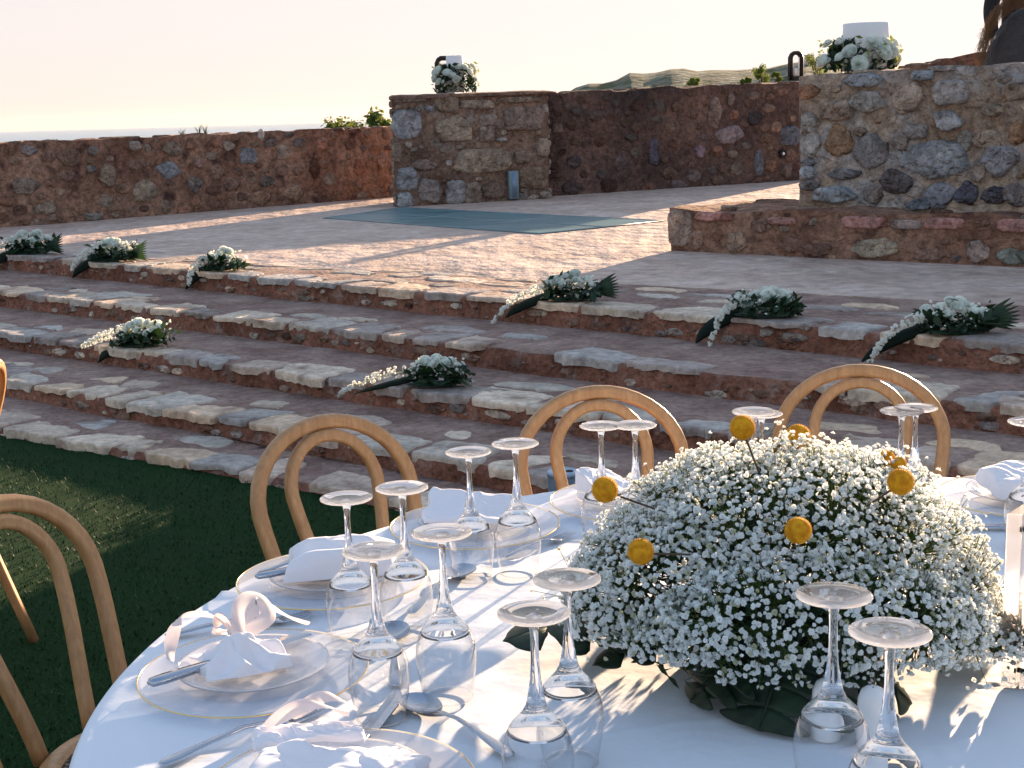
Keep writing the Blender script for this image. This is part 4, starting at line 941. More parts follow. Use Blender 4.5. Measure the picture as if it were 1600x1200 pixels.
# ================================================================== CENTREPIECE
rng = np.random.default_rng(21)
CC = np.array((.375, 1.845, .87))
cp = empty('flower_centrepiece', (CC[0], CC[1], TZ), 0, 'large low mound of white gypsophila with yellow craspedia balls on a dark tray', 'centrepiece')
def rel(v): return (np.asarray(v, float) - np.array((CC[0], CC[1], TZ)))
mb = MB(); mb.lathe([(0, .003), (.10, .003), (.125, .02), (.13, .055), (.12, .06), (0, .06)], 40); mb.build('tray', M['foam'], cp)
LOBES = [((.375, 1.86, .885), (.255, .24, .160)), ((.21, 1.80, .865), (.14, .15, .12)), ((.13, 1.78, .85), (.075, .09, .075)), ((.53, 1.82, .85), (.115, .15, .085)), ((.63, 1.78, .80), (.07, .09, .045)),
         ((.36, 1.66, .865), (.20, .09, .09)), ((.45, 1.90, .93), (.13, .13, .10)), ((.30, 1.92, .93), (.13, .12, .10)), ((.22, 1.68, .835), (.09, .06, .06)), ((.50, 1.70, .845), (.10, .08, .07))]
pts = []; nrm = []
area = np.array([l[1][0] * l[1][1] + l[1][0] * l[1][2] + l[1][1] * l[1][2] for l in LOBES]); area /= area.sum()
while len(pts) < 14000:
    k = rng.choice(len(LOBES), p=area); c, r_ = np.array(LOBES[k][0]), np.array(LOBES[k][1]); d = rng.normal(size=3); d /= np.linalg.norm(d)
    if d[2] < -.55: continue
    t = 1.03 - abs(rng.normal()) * .11; p = c + d * r_ * t * (1 + .10 * noise.noise(Vector(d * 3 + k)) + .06 * noise.noise(Vector(d * 9 + k)))
    if p[2] < (.80 if p[0] > .24 else .832): continue
    ins = min((np.linalg.norm((p - np.array(l[0])) / np.array(l[1])) for j, l in enumerate(LOBES) if j != k), default=9)
    if ins < .82: continue
    pts.append(p); n_ = d / r_; nrm.append(n_ / np.linalg.norm(n_))
# stray sprays outside the mass
for q in range(420):
    k = rng.choice(len(LOBES), p=area); c, r_ = np.array(LOBES[k][0]), np.array(LOBES[k][1]); d = rng.normal(size=3); d /= np.linalg.norm(d)
    if d[2] < -.35: continue
    p = c + d * (r_ * rng.uniform(1.04, 1.1) + rng.uniform(0, .02)); pts.append(p) if p[2] > .775 else None
    if p[2] > .775: nrm.append(d)
for c_, n_ in (((.62, 1.72, .79), 40), ((.68, 1.80, .80), 30), ((.075, 1.80, .84), 30)):
    for q in range(n_): pts.append(np.array(c_) + rng.normal(size=3) * (.03, .03, .018)); nrm.append(rng.normal(size=3))
pts = np.array(pts); nrm = np.array(nrm)
# a blossom: two whorls of cupped petals, a few variants
def blossom(seed):
    r_ = np.random.default_rng(seed); V = []; Fc = []
    for (n, rad, h, tilt) in ((6, 1.0, .25, .2), (5, .72, .6, .1), (4, .42, .85, .0)):
        ph = r_.uniform(0, 6.3)
        for k in range(n):
            a = ph + 2 * pi * k / n + r_.uniform(-.15, .15); w_ = .52 * rad * r_.uniform(.8, 1.15); rr = rad * r_.uniform(.85, 1.15); hh = h * r_.uniform(.8, 1.25)
            ca, sa = cos(a), sin(a); b = len(V)
            for (x, y, z) in ((.1, -.18 * rad, 0), (.1, .18 * rad, 0), (rr * .6, w_ / 1.0, hh * .55), (rr * .6, -w_ / 1.0, hh * .55), (rr, w_ * .55, hh * (1.0 + r_.uniform(-.3, .2))), (rr, -w_ * .55, hh * (1.0 + r_.uniform(-.3, .2)))):
                V.append((x * ca - y * sa, x * sa + y * ca, z))
            Fc += [(b, b + 1, b + 2, b + 3), (b + 3, b + 2, b + 4, b + 5)]
    return np.array(V), np.array(Fc)
VAR = [blossom(i) for i in range(5)]
def scatter(P, Nn, size, var, rng_, colf, jit=.7):
    VV = []; FF = []; CC_ = []; b = 0
    for i, (p, n_) in enumerate(zip(P, Nn)):
        V, Fc = var[rng_.integers(len(var))]; z = n_ + rng_.normal(size=3) * jit * .6; z /= np.linalg.norm(z); x = rng_.normal(size=3); x -= z * x.dot(z); x /= np.linalg.norm(x); y = np.cross(z, x)
        s_ = size * rng_.uniform(.65, 1.3); W = (V[:, :1] * x + V[:, 1:2] * y + V[:, 2:] * z) * s_ + p
        VV.append(W); FF.append(Fc + b); b += len(W); CC_.append(np.repeat([colf(rng_)], len(W), 0))
    return np.concatenate(VV), np.concatenate(FF), np.concatenate(CC_)
def add_scatter(mb, sc, mi=0):
    V, Fc, C = sc; mb.add(V, [tuple(int(q) for q in f) for f in Fc], mi); mb.c[-1][:, :3] = C
def gcol(r_):
    k = r_.uniform(.9, 1.04); return (.88 * k, .94 * k, .98 * k) if r_.random() < .93 else (.5, .52, .34)
mb = MB(); add_scatter(mb, scatter(rel(pts), nrm, .0035, VAR, rng, gcol)); mb.build('gypsophila_blossoms', M['gyp'], cp, smooth=False)
# thin branching stems
mb = MB(); root_p = np.array((CC[0], CC[1], .79))
hubs = []
for i in range(330):
    k = rng.choice(len(LOBES), p=area); c, r_ = np.array(LOBES[k][0]), np.array(LOBES[k][1]); d = rng.normal(size=3); d /= np.linalg.norm(d); d[2] = abs(d[2]) * .9 - .1
    h = c + d * r_ * rng.uniform(.5, .82); hubs.append(h); s0 = root_p + rng.normal(size=3) * (.06, .06, .005)
    md = (s0 + h) / 2 + rng.normal(size=3) * .012; mb.tube([rel(s0), rel(md), rel(h)], [.0012, .001, .0008], 3, cap=False)
hubs = np.array(hubs)
for i in range(0, len(pts), 2):
    p = pts[i]; dd = np.linalg.norm(hubs - p, axis=1); h = hubs[int(np.argmin(dd))]; 
    if dd.min() > .13: h = p + (CC - p) * .35
    mb.tube([rel(h), rel((h + p) / 2 + rng.normal(size=3) * .004), rel(p)], [.0006, .0005, .0004], 3, cap=False)
mb.build('gypsophila_stems', M['sprig'], cp)
# dark small leaves deep inside
def leafcloud(mb, P, size, rng_, narrow=.35, mi=0, tint=(.6, 1.4)):
    V = []; Fc = []; C = []
    for p in P:
        a = rng_.normal(size=3); a /= np.linalg.norm(a); b_ = np.cross(a, rng_.normal(size=3)); b_ /= np.linalg.norm(b_); l = size * rng_.uniform(.6, 1.4); k = len(V); n_ = np.cross(a, b_)
        V += [p - a * l * .5, p - b_ * l * narrow * .5 + n_ * l * .06, p + a * l * .5, p + b_ * l * narrow * .5 + n_ * l * .06]; Fc.append((k, k + 1, k + 2, k + 3)); C += [rng_.uniform(*tint)] * 4
    mb.add(V, Fc, mi); mb.c[-1][:, :3] = np.array(C)[:, None]
P = []
while len(P) < 2600:
    k = rng.choice(len(LOBES), p=area); c, r_ = np.array(LOBES[k][0]), np.array(LOBES[k][1]); d = rng.normal(size=3); d /= np.linalg.norm(d)
    p = c + d * r_ * rng.uniform(.3, .8); 
    if p[2] > .79: P.append(rel(p))
mb = MB(); leafcloud(mb, P, .028, rng, .3); mb.build('inner_leaves', M['leaf'], cp, smooth=False)
# craspedia
for i, (px, py, Y, sc) in enumerate([(945, 765, 1.74, 1), (1001, 862, 1.62, 1), (1247, 829, 1.55, 1), (1407, 753, 1.68, 1), (1160, 668, 1.80, .95), (1247, 682, 1.97, .95), (1386, 716, 1.90, .6), (1404, 726, 1.87, .6)]):
    p = rel(aty(px, py, Y)); rb = .0163 * sc * (Y + .35) / 2.0 * 1.0; mb = MB(); mb.lathe([(rb * .94 * sin(pi * k / 12), -rb * .94 * cos(pi * k / 12)) for k in range(13)], 20, o=tuple(p))
    for q in range(420):
        z = 1 - 2 * (q + .5) / 420; a = q * 2.39996; r_ = sqrt(1 - z * z); d = np.array((r_ * cos(a), r_ * sin(a), z)); s_ = rb * .062; c_ = p + d * rb * .97
        x = np.cross(d, (0, .3, 1.)); x /= np.linalg.norm(x); y = np.cross(d, x); mb.add([c_ + x * s_, c_ + y * s_, c_ - x * s_, c_ - y * s_, c_ + d * s_ * 1.2], [(0, 1, 4), (1, 2, 4), (2, 3, 4), (3, 0, 4)])
    o = mb.build('craspedia_ball', M['ball'], cp)
    dn = rel(CC) - p; mb = MB(); mb.tube([p + dn * .08, p + dn * .45 + (0, 0, .01), p + dn * .8], [.0014, .0014, .0014], 6); s_ = mb.build('stem', M['bark'], o)
# monstera leaves: heart outline with slits, bent over its midrib
def monstera(base, direction, side, length, width, droop=.0, lift=.01, nslit=5, seed=0, name='monstera_leaf'):
    """base point, unit direction of the midrib, unit side vector; blade made of lobes divided by slits"""
    r_ = random.Random(seed); base, d, s_ = Vector(base), Vector(direction).normalized(), Vector(side).normalized(); u = d.cross(s_) * -1
    if u.z < 0: u = -u
    mb = MB()
    def W(t): return width / 2 * (sin(pi * min(1, t * .93 + .07)) ** .62) * (1.12 - .35 * t)
    def S(t, f, extra=0):
        w_ = W(t) * abs(f); bend = -.16 * w_ * abs(f)
        return base + d * (length * t + .22 * w_ * (1 if extra == 0 else 1) * .6) + s_ * w_ * (1 if f > 0 else -1) + u * (lift * sin(pi * t) + bend) + Vector((0, 0, -droop * t * t))
    for sg in (-1, 1):
        K = nslit; 
        for k in range(K):
            t0 = k / K; t1 = (k + 1) / K; G = []
            for j in range(9):
                f = j / 8; gap = 0 if f < .36 else (.24 / K) * ((f - .36) / .64) ** .6 if f > .36 else 0; cut = 1 - (.06 * r_.random() if f > .8 else 0)
                row = []
                for i in range(6):
                    tt = t0 + gap + (t1 - t0 - 2 * gap) * i / 5; tt = min(.999, max(.001, tt)); rounding = 1 - .10 * abs(2 * i / 5 - 1) ** 3 * f
                    row.append(tuple(S(tt, sg * max(f * rounding * cut, .004))))
                G.append(row)
            mb.grid(G)
    mb.tube([tuple(base + d * length * t + u * (lift * sin(pi * t) + .001) + Vector((0, 0, -droop * t * t))) for t in (-.15, 0, .3, .6, .97)], [.003, .003, .0022, .0015, .0006], 6)
    o = mb.build(name, M['bigleaf'], cp, smooth=True); md = o.modifiers.new('thick', 'SOLIDIFY'); md.thickness = .0008
    return o
def relv(v): return Vector(rel(v))
def leaf_px(b, t, zb, zt, wd, seed, lift=.01, nslit=5, tilt=0):
    p, q = at(*b, zb), at(*t, zt); d = (q - p); s_ = d.cross(Vector((0, 0, 1))).normalized(); s_ = (s_ + Vector((0, 0, tilt))).normalized(); return monstera(relv(p), d, s_, d.length, wd, lift=lift, nslit=nslit, seed=seed)
leaf_px((1060, 945), (785, 1002), .815, .79, .21, 1, .012, 4, .05)
leaf_px((1120, 985), (925, 1040), .80, .775, .12, 2, .012, 4, .05)
leaf_px((1240, 1005), (1185, 1142), .84, .757, .26, 4, .006, 4)
leaf_px((1300, 1005), (1425, 1100), .83, .757, .20, 5, .006, 4)
leaf_px((1170, 1000), (1078, 1098), .83, .757, .18, 6, .006, 4)
leaf_px((1440, 985), (1570, 1022), .80, .775, .12, 7, .012, 4, .05)
leaf_px((1330, 960), (1545, 995), .81, .785, .14, 8, .012, 5, .05)

# shakers
for i, (px, py, lb) in enumerate([(1291, 1155, 'white ceramic shaker seen through the wine glass bowl'), (1362, 1168, 'white ceramic shaker between the two nearest wine glasses')]):
    p = at(px, py, TZ); o = empty('shaker', (p.x, p.y, TZ + .002), 0, lb, 'shaker', 'white ceramic shakers')
    mb = MB(); mb.lathe([(0, 0), (.0155, 0), (.0185, .002), (.019, .02), (.0185, .045), (.017, .062), (.013, .071), (.006, .0755), (0, .0765)], 36); mb.build('body', M['ceramic'], o)
    for k in range(3):
        a = 2 * pi * k / 3 + .3; mb = MB(); mb.lathe([(0, .0765), (.0011, .0764), (.0011, .0745), (0, .0745)], 8, o=(.004 * cos(a), .004 * sin(a), -.0004)); mb.build('hole', M['hole'], o)

# clear acrylic stand
b0 = at(1562, 1077, TZ); az = atan2(.80, .62)
top = aty(1542, 806, b0.y); H_ac = top.z - TZ
ac = empty('acrylic_stand', (b0.x, b0.y, TZ + .002), 0, 'clear acrylic block stand of bolted slabs at the right picture edge', 'table stand')
ux = Vector((cos(R(50)), sin(R(50)))); vx = Vector((cos(R(-14)), sin(R(-14))))   # depth of the slab, and the stacking direction
dep = .085; th = .019
for k in range(3):
    c = vx * (th / 2 + k * (th + .004)) + ux * dep / 2; G = []
    P = [vx * (k * (th + .004)), vx * (k * (th + .004) + th), vx * (k * (th + .004) + th) + ux * dep, vx * (k * (th + .004)) + ux * dep]
    mb = MB(); e = .0006; V = [(p.x, p.y, z) for z in (0, H_ac) for p in P]
    mb.add(V, [(3, 2, 1, 0), (4, 5, 6, 7), (0, 1, 5, 4), (1, 2, 6, 5), (2, 3, 7, 6), (3, 0, 4, 7)])
    o = mb.build('slab', M['acrylic'], ac, smooth=False); md = o.modifiers.new('bevel', 'BEVEL'); md.width = .0012; md.segments = 2
for z in (.022, H_ac - .022):
    p0 = vx * .012 + ux * .012; p1 = vx * (3 * th + .02) + ux * .012
    mb = MB(); mb.tube([(p0.x, p0.y, z), (p1.x, p1.y, z)], .0035, 10); mb.build('bolt', M['black_metal'], ac)

# ================================================================== FLOWERS ON THE STEPS AND WALLS
def rose(seed):
    r_ = np.random.default_rng(seed); V = []; Fc = []
    for (n, rad, h, w_) in ((6, 1.0, .45, .7), (6, .8, .7, .6), (5, .58, .85, .5), (4, .36, .95, .38), (3, .16, .98, .22)):
        ph = r_.uniform(0, 6.3)
        for k in range(n):
            a = ph + 2 * pi * k / n; ca, sa = cos(a), sin(a); b = len(V); rr = rad * r_.uniform(.9, 1.1); hh = h * r_.uniform(.9, 1.1)
            for (f, g_) in ((.35, .0), (.8, .45), (1.0, .85), (1.08, 1.0)):
                for y in (-w_ * (.5 + f * .3), 0, w_ * (.5 + f * .3)):
                    x = rr * f * (1 - .10 * (y / w_) ** 2 * 2); z = hh * g_ - (.04 if y else 0); V.append((x * ca - y * sa, x * sa + y * ca, z))
            for i in range(3):
                for j in range(2): q = b + i * 3 + j; Fc.append((q, q + 1, q + 4, q + 3))
    return np.array(V), np.array(Fc)
RV = [rose(i) for i in range(3)]
def wcol(r_): k = r_.uniform(.85, 1.05); return (k, k, k)
def rose_mesh(parent, p, n_, size, rng_, name='rose'):
    mb = MB(); add_scatter(mb, scatter([np.array(p)], [np.array(n_)], size, RV, rng_, wcol, .35)); return mb.build(name, M['petal'], parent)
def long_leaf(mb, base, tip, wd, up=(0, 0, 1), sag=0.0, fold=.25):
    base, tip = Vector(base), Vector(tip); d = tip - base; s_ = d.cross(Vector(up)).normalized(); u = s_.cross(d).normalized(); G = []
    for i in range(11):
        t = i / 10; w_ = wd / 2 * sin(pi * min(.985, .06 + t * .94)) ** .7; c = base + d * t + u * (-sag * sin(pi * t))
        G.append([tuple(c + s_ * w_ * x - u * fold * w_ * abs(x)) for x in (-1, -.5, 0, .5, 1)])
    mb.grid(G)
def step_arrangement(p, edge_dir, out_dir, drop, seed, label, flow=.0, length=.31, size=1.0, trail=(.0, .30), fan=True, hang=.9, group='flower sprays laid on the stone steps', trail_w=.05, yaw=.45):
    """spray on the edge of a step: a mound of white flowers, a trailing spike and a dark leaf hanging down the riser"""
    rng_ = np.random.default_rng(seed); root = empty('flower_spray', p, 0, label, 'flower arrangement', group)
    size *= .9; e0 = Vector((edge_dir.x, edge_dir.y, 0)); o0 = Vector((out_dir.x, out_dir.y, 0)); L_ = length * size
    yaw += rng_.uniform(-.22, .22)
    e = (e0 * cos(yaw) - o0 * sin(yaw)).normalized(); o_ = (o0 * cos(yaw) + e0 * sin(yaw)).normalized()
    # mound of flowers
    nf = 0
    NR = int(rng_.integers(13, 19))
    for i in range(NR):
        t = (i + .5) / NR; a = rng_.uniform(-.5, .5); c = e * (L_ * (t - .5) * 1.0) + o_ * (a * .16 * size); h = (.10 + .05 * sin(pi * t) - .10 * a * a * 2 + rng_.uniform(-.012, .012)) * size
        n_ = Vector((0, 0, 1)) + o_ * (a * 1.0 + .5) + e * (t - .5) * .8
        rose_mesh(root, c + Vector((0, 0, h)), n_.normalized(), rng_.uniform(.022, .040) * size, rng_)
    # small filler blossoms
    P = [np.array(e * rng_.uniform(-.5, .5) * L_ + o_ * rng_.normal() * .06 * size + Vector((0, 0, rng_.uniform(.03, .15) * size))) for _ in range(170)]
    mb = MB(); add_scatter(mb, scatter(P, [np.array((0, -.5, 1.))] * len(P), .009 * size, VAR, rng_, lambda r_: (.9, .94, .88))); mb.build('filler_blossoms', M['gyp'], root, smooth=False)
    # trailing spike over the edge
    a0 = -e * (L_ * .34) + o0 * .05 + Vector((0, 0, .10 * size)); a1 = a0 - e * .08 + e0 * trail[0] + o0 * .10 - Vector((0, 0, .03)); a2 = a1 + e0 * trail[0] * 1.1 + o0 * .05 - Vector((0, 0, trail[1]))
    P = []; Q = []
    for i in range(int(150 * size)):
        t = rng_.random() ** 1.25; q = (a0 * (1 - t) ** 2 + a1 * 2 * t * (1 - t) + a2 * t * t); w_ = trail_w * (1 - t * .8); d = rng_.normal(size=3); d /= np.linalg.norm(d); P.append(np.array(q) + d * w_ * .8); Q.append(d + np.array((0, -.8, .5)))
    mb = MB(); add_scatter(mb, scatter(P, Q, .0105 * size, VAR, rng_, lambda r_: (.86, .88, .86))); mb.tube([tuple(a0), tuple(a0 * .25 + a1 * .5 + a2 * .25), tuple(a2)], [.004, .003, .002], 5, 0, col=(.1, .2, .08)); mb.build('trailing_spike', M['gyp'], root, smooth=False)
    # greenery under and around
    mb = MB(); P = [np.array(e * rng_.uniform(-.62, .66) * L_ + o_ * (rng_.normal() * .07 + .02) * size + Vector((0, 0, abs(rng_.normal()) * .05 * size + .015))) for _ in range(150)]
    leafcloud(mb, P, .07 * size, rng_, .5); mb.build('foliage', M['leaf'], root, smooth=False)
    # eucalyptus-like round leaves and dark backing leaf
    mb = MB()
    for i in range(16):
        a = rng_.uniform(-.6, .7); b_ = e * a * L_ + Vector((0, 0, .05)) + o_ * .05; long_leaf(mb, b_, b_ + e * rng_.uniform(-.08, .12) + o_ * rng_.uniform(.03, .12) + Vector((0, 0, rng_.uniform(-.04, .08))), .05 * size, fold=.1)
    long_leaf(mb, e * L_ * .7 + Vector((0, 0, .03)), -e * L_ * .55 + o_ * .12 + Vector((0, 0, .02)), .17 * size)
    mb.build('leaves', M['leaf'], root)
    if fan:
        mb = MB()
        for i in range(9):
            a = -.5 + i / 8 * 1.1; b_ = e * L_ * .42 + Vector((0, 0, .05)); long_leaf(mb, b_, b_ + e * (.20 * cos(a)) * size + Vector((0, 0, .16 * sin(a) * size + .02)) + o_ * .05 * cos(a * 3), .020, up=(0, -1, .3))
        mb.build('palm_leaf', M['leaf'], root)
    # hanging dark leaf
    if hang:
        mb = MB(); s0 = -e * L_ * .15 + Vector((0, 0, .05)); s1 = -e * (L_ * .50 + flow * .3) + o0 * .12 - e0 * .03 + Vector((0, 0, -.0)); s2 = s1 - e0 * (flow * .8 + .04) + o0 * .07 - Vector((0, 0, (drop + .0) * min(1.0, hang * 1.25))); G = []
        for i in range(13):
            t = i / 12; c = s0 * (1 - t) ** 2 + s1 * 2 * t * (1 - t) + s2 * t * t; w_ = .085 * size * sin(pi * min(.985, .25 + t * .75)) ** .8
            G.append([tuple(c + e * w_ * x + o_ * (.012 - .02 * x * x)) for x in (-1, -.5, 0, .5, 1)])
        mb.grid(G); o2 = mb.build('hanging_leaf', M['ribbon_dark'], root); md = o2.modifiers.new('t', 'SOLIDIFY'); md.thickness = .003
    return root
def edge_pt(k, px, back):
    """point on the nosing of step k seen at picture column px, set back from the edge"""
    a, b_ = NOSE[k]; lo, hi = -9., 9.
    for _ in range(40):
        mid = (lo + hi) / 2; q = on_line(NOSE[k], mid); v = Vector((q.x, q.y, STEPZ[k] - EYE)); x = 800 + F_PX * v.dot(_r) / v.dot(_f)
        if x < px: lo = mid
        else: hi = mid
    q = q + ND * back; return Vector((q.x, q.y, STEPZ[k] + .012))
OD = -ND
for (k, px, lb, kw) in [(4, 18, 'white and cream flower spray cut by the left picture edge', dict(size=1.15, trail=(-.05, .1), hang=.8)),
                        (4, 150, 'white flower spray second from the left on the top step, pointed dark leaf hanging', dict(size=1.05, trail=(-.02, .12), flow=.03)),
                        (4, 318, 'compact white flower spray on the top step before the blue shaded floor', dict(size=.95, trail=(.03, .14), flow=-.02, fan=False, length=.26)),
                        (4, 862, 'white flower spray with a spiky palm fan on the top step', dict(size=.92, trail=(-.10, .18), flow=.08, hang=.6, trail_w=.035)),
                        (4, 1165, 'white flower spray whose string of blossoms falls straight down the riser', dict(size=.95, trail=(.0, .22), flow=.05, fan=False, trail_w=.03)),
                        (4, 1462, 'rightmost white flower spray on the top step, dark leaf slanting left', dict(size=.95, trail=(-.06, .18), flow=.12, trail_w=.035)),
                        (2, 188, 'lone white flower spray on the middle step at the left', dict(size=.95, trail=(-.06, .06), flow=-.02, hang=.7, fan=False, length=.27)),
                        (2, 645, 'white flower spray lying on the middle step above the left chair hoop', dict(size=.85, trail=(-.13, .10), flow=.12, hang=.3, fan=False, trail_w=.035))]:
    q = edge_pt(k, px + 6, .15); rise = STEPZ[k] - STEPZ[k - 1]; step_arrangement(q, UD, OD, rise, seed=k * 1000 + px, label=lb, **kw)

def wreath(p, rad, hgt, seed, label, nr=26, cone=.25):
    rng_ = np.random.default_rng(seed); root = empty('flower_wreath', p, 0, label, 'flower wreath', 'flower wreaths on the walls')
    for i in range(nr):
        a = 2 * pi * i / nr + rng_.uniform(-.1, .1); t = rng_.uniform(.15, .95); rr = rad * (1.08 - .30 * t); c = np.array((rr * cos(a), rr * sin(a) * .85, hgt * (t * 1.02 + .04))); n_ = np.array((cos(a), sin(a) * 1.0, .35 + t * .6)); rose_mesh(root, c, n_ / np.linalg.norm(n_), rng_.uniform(.038, .060) * rad / .27, rng_)
    P = []
    for i in range(560):
        a = rng_.uniform(0, 2 * pi); t = rng_.random(); rr = rad * (.96 - .36 * t) * rng_.uniform(.82, 1.08); P.append(np.array((rr * cos(a), rr * sin(a) * .8, hgt * t * 1.08 + .01)))
    mb = MB(); leafcloud(mb, P, .075 * rad / .27, rng_, .42); mb.build('foliage', M['leaf'], root, smooth=False)
    mb = MB(); leafcloud(mb, [np.array((rad * 1.08 * cos(a), rad * .9 * sin(a), hgt * rng_.uniform(.1, 1.15))) for a in rng_.uniform(0, 6.3, 60)], .05, rng_, .4, tint=(1.6, 3.2)); mb.build('outer_sprigs', M['bush'], root, smooth=False)
    P = [q_ * 1.04 for q_ in P[:120]]; mb = MB(); add_scatter(mb, scatter(P, P, .014, VAR, rng_, lambda r_: (.84, .86, .8))); mb.build('filler_blossoms', M['gyp'], root, smooth=False)
    return root
p = aty(712, 141, 17.35); wreath((p.x, 17.35, 1.775), .26, .30, 5, 'round wreath of white flowers on the pillar top')
def candle(p, r_, h, label, name='pillar_candle', cat='candle'):
    o = empty(name, p, 0, label, cat); mb = MB(); mb.lathe([(0, 0), (r_, 0), (r_, h - .006), (r_ - .006, h), (r_ - .02, h - .002), (r_ - .03, h - .012), (0, h - .014)], 40); mb.build('body', M['wax'], o)
    mb = MB(); mb.tube([(0, 0, h - .015), (0.002, 0, h + .012)], .004, 6); mb.build('wick', M['black_metal'], o)
candle((p.x, 17.35, 1.775), .104, .43, 'thick white candle rising from the wreath on the pillar')
def lantern(p, w_, h, label, rz=0):
    o = empty('lantern', p, rz, label, 'lantern', 'black lanterns on the walls'); t = .028; mb = MB()
    for sy in (-1, 1):
        y = sy * w_ * .3
        mb.tube([(-w_ / 2, y, .01), (-w_ / 2, y, h - .06), (-w_ / 2 + .02, y, h - .02), (-w_ / 2 + .05, y, h - .0), (w_ / 2 - .05, y, h), (w_ / 2 - .02, y, h - .02), (w_ / 2, y, h - .06), (w_ / 2, y, .01)], t, 8)
    mb.build('frame', M['black_metal'], o); mb = MB(); mb.box((0, 0, .03), (w_ + .04, w_ * .8, .06), bev=.006); mb.build('base', M['black_metal'], o)
    mb = MB(); mb.lathe([(0, .06), (.04, .06), (.04, .17), (.03, .175), (0, .172)], 20); mb.build('candle', M['wax'], o)
    mb = MB(); mb.box((0, 0, .06 + (h - .12) / 2), (w_ - .06, w_ * .5, h - .12)); mb.build('glass_case', M['bowlglass'], o, smooth=False)
p2 = aty(1242, 124, 20.3); lantern((p2.x, 20.25, 1.85), .15, .38, 'black open lantern standing clear on the dark back wall')
p3 = aty(691, 140, 17.5); lantern((p3.x + .02, 17.75, 1.775), .17, .42, 'black lantern mostly hidden behind the pillar wreath and candle')
p4 = aty(1332, 114, 10.62); wreath((p4.x, 10.42, 1.735), .27, .20, 9, 'loose wreath of white anemones and dark leaves on the right block', nr=30)
candle((p4.x + .045, 10.42, 1.735), .165, .335, 'wide white cylinder vase rising from the wreath on the right block', 'cylinder_vase', 'vase')

# blue grey canister by the steps
q = at(879, 735, .37); o = empty('ash_canister', (q.x, q.y, 0), 0, 'blue grey cylinder bin standing on the turf behind the middle chair', 'bin')
r_ = .048; mb = MB(); mb.lathe([(0, 0), (r_ * .98, 0), (r_, .01), (r_, .352), (r_ * .99, .355)], 40); mb.build('body', M['blue_plastic'], o)
m = M['lid'] = nmat('pale_blue_lid', (.30, .42, .56), .35, metal=.2)
mb = MB(); mb.lathe([(r_ * .98, .353), (r_ * 1.06, .354), (r_ * 1.06, .366), (r_ * .98, .370), (r_ * .8, .366), (0, .366)], 40); l_ = mb.build('lid', m, o)
for dx, dy in ((.022, .004), (-.018, -.010)):
    mb = MB(); mb.lathe([(0, .3672), (.0125, .3672), (.0125, .3678), (0, .3678)], 16, o=(dx, dy, 0)); mb.build('hole', M['hole'], l_)

# ================================================================== PEOPLE BEHIND THE BLOCK
def skin_mesh(joints, edges, radii, name, mat, parent=None, sub=2, loc=(0, 0, 0), rz=0):
    me = bpy.data.meshes.new(name); me.from_pydata([tuple(j) for j in joints], edges, []); o = bpy.data.objects.new(name, me); scene.collection.objects.link(o)
    md = o.modifiers.new('skin', 'SKIN'); md.use_smooth_shade = True
    for i, r_ in enumerate(radii):
        v = me.skin_vertices[0].data[i]; r2 = r_ if hasattr(r_, '__len__') else (r_, r_); v.radius = r2; v.use_root = (i == 0)
    sb = o.modifiers.new('sub', 'SUBSURF'); sb.levels = sub; sb.render_levels = sub
    dg = bpy.context.evaluated_depsgraph_get(); me2 = bpy.data.meshes.new_from_object(o.evaluated_get(dg)); bpy.data.objects.remove(o)
    me2.materials.clear(); me2.materials.append(mat); me2.polygons.foreach_set('use_smooth', [True] * len(me2.polygons))
    o = bpy.data.objects.new(name, me2); scene.collection.objects.link(o)
    if parent: o.parent = parent
    o.location = loc; o.rotation_euler = (0, 0, rz); return o
def person(loc, rz, label, J, shirt_mat, trouser_mat, hair=None):
    """J: joints relative to the feet, facing -y; one continuous body, clothes as children"""
    names = ['pelvis', 'belly', 'chest', 'neck', 'head', 'crown', 'sl', 'el', 'wl', 'hl', 'sr', 'er', 'wr', 'hr', 'kl', 'al', 'tl', 'kr', 'ar', 'tr']
    E_ = [('pelvis', 'belly'), ('belly', 'chest'), ('chest', 'neck'), ('neck', 'head'), ('head', 'crown'), ('chest', 'sl'), ('sl', 'el'), ('el', 'wl'), ('wl', 'hl'), ('chest', 'sr'), ('sr', 'er'), ('er', 'wr'), ('wr', 'hr'),
          ('pelvis', 'kl'), ('kl', 'al'), ('al', 'tl'), ('pelvis', 'kr'), ('kr', 'ar'), ('ar', 'tr')]
    Rr = dict(pelvis=(.15, .11), belly=(.13, .10), chest=(.15, .11), neck=.055, head=(.075, .09), crown=(.06, .07), sl=.06, el=.042, wl=.028, hl=(.035, .018), sr=.06, er=.042, wr=.028, hr=(.035, .018), kl=.06, al=.04, tl=.035, kr=.06, ar=.04, tr=.035)
    o = skin_mesh([J[n] for n in names], [(names.index(a), names.index(b_)) for a, b_ in E_], [Rr[n] for n in names], 'person', M['skin'], loc=loc, rz=rz); tag(o, label, 'person')
    sn = ['belly', 'chest', 'sl', 'el', 'sr', 'er', 'pelvis', 'wl', 'wr']; skin_mesh([J[n] for n in sn], [(0, 1), (1, 2), (2, 3), (1, 4), (4, 5), (0, 6), (3, 7), (5, 8)], [(.16, .13), (.19, .15), .085, .062, .085, .062, (.17, .13), .05, .05], 'shirt', shirt_mat, o)
    tn = ['pelvis', 'kl', 'al', 'kr', 'ar']; skin_mesh([J[n] for n in tn], [(0, 1), (1, 2), (0, 3), (3, 4)], [(.175, .13), .085, .065, .085, .065], 'trousers', trouser_mat, o)
    return o
V3 = lambda *a: Vector(a)
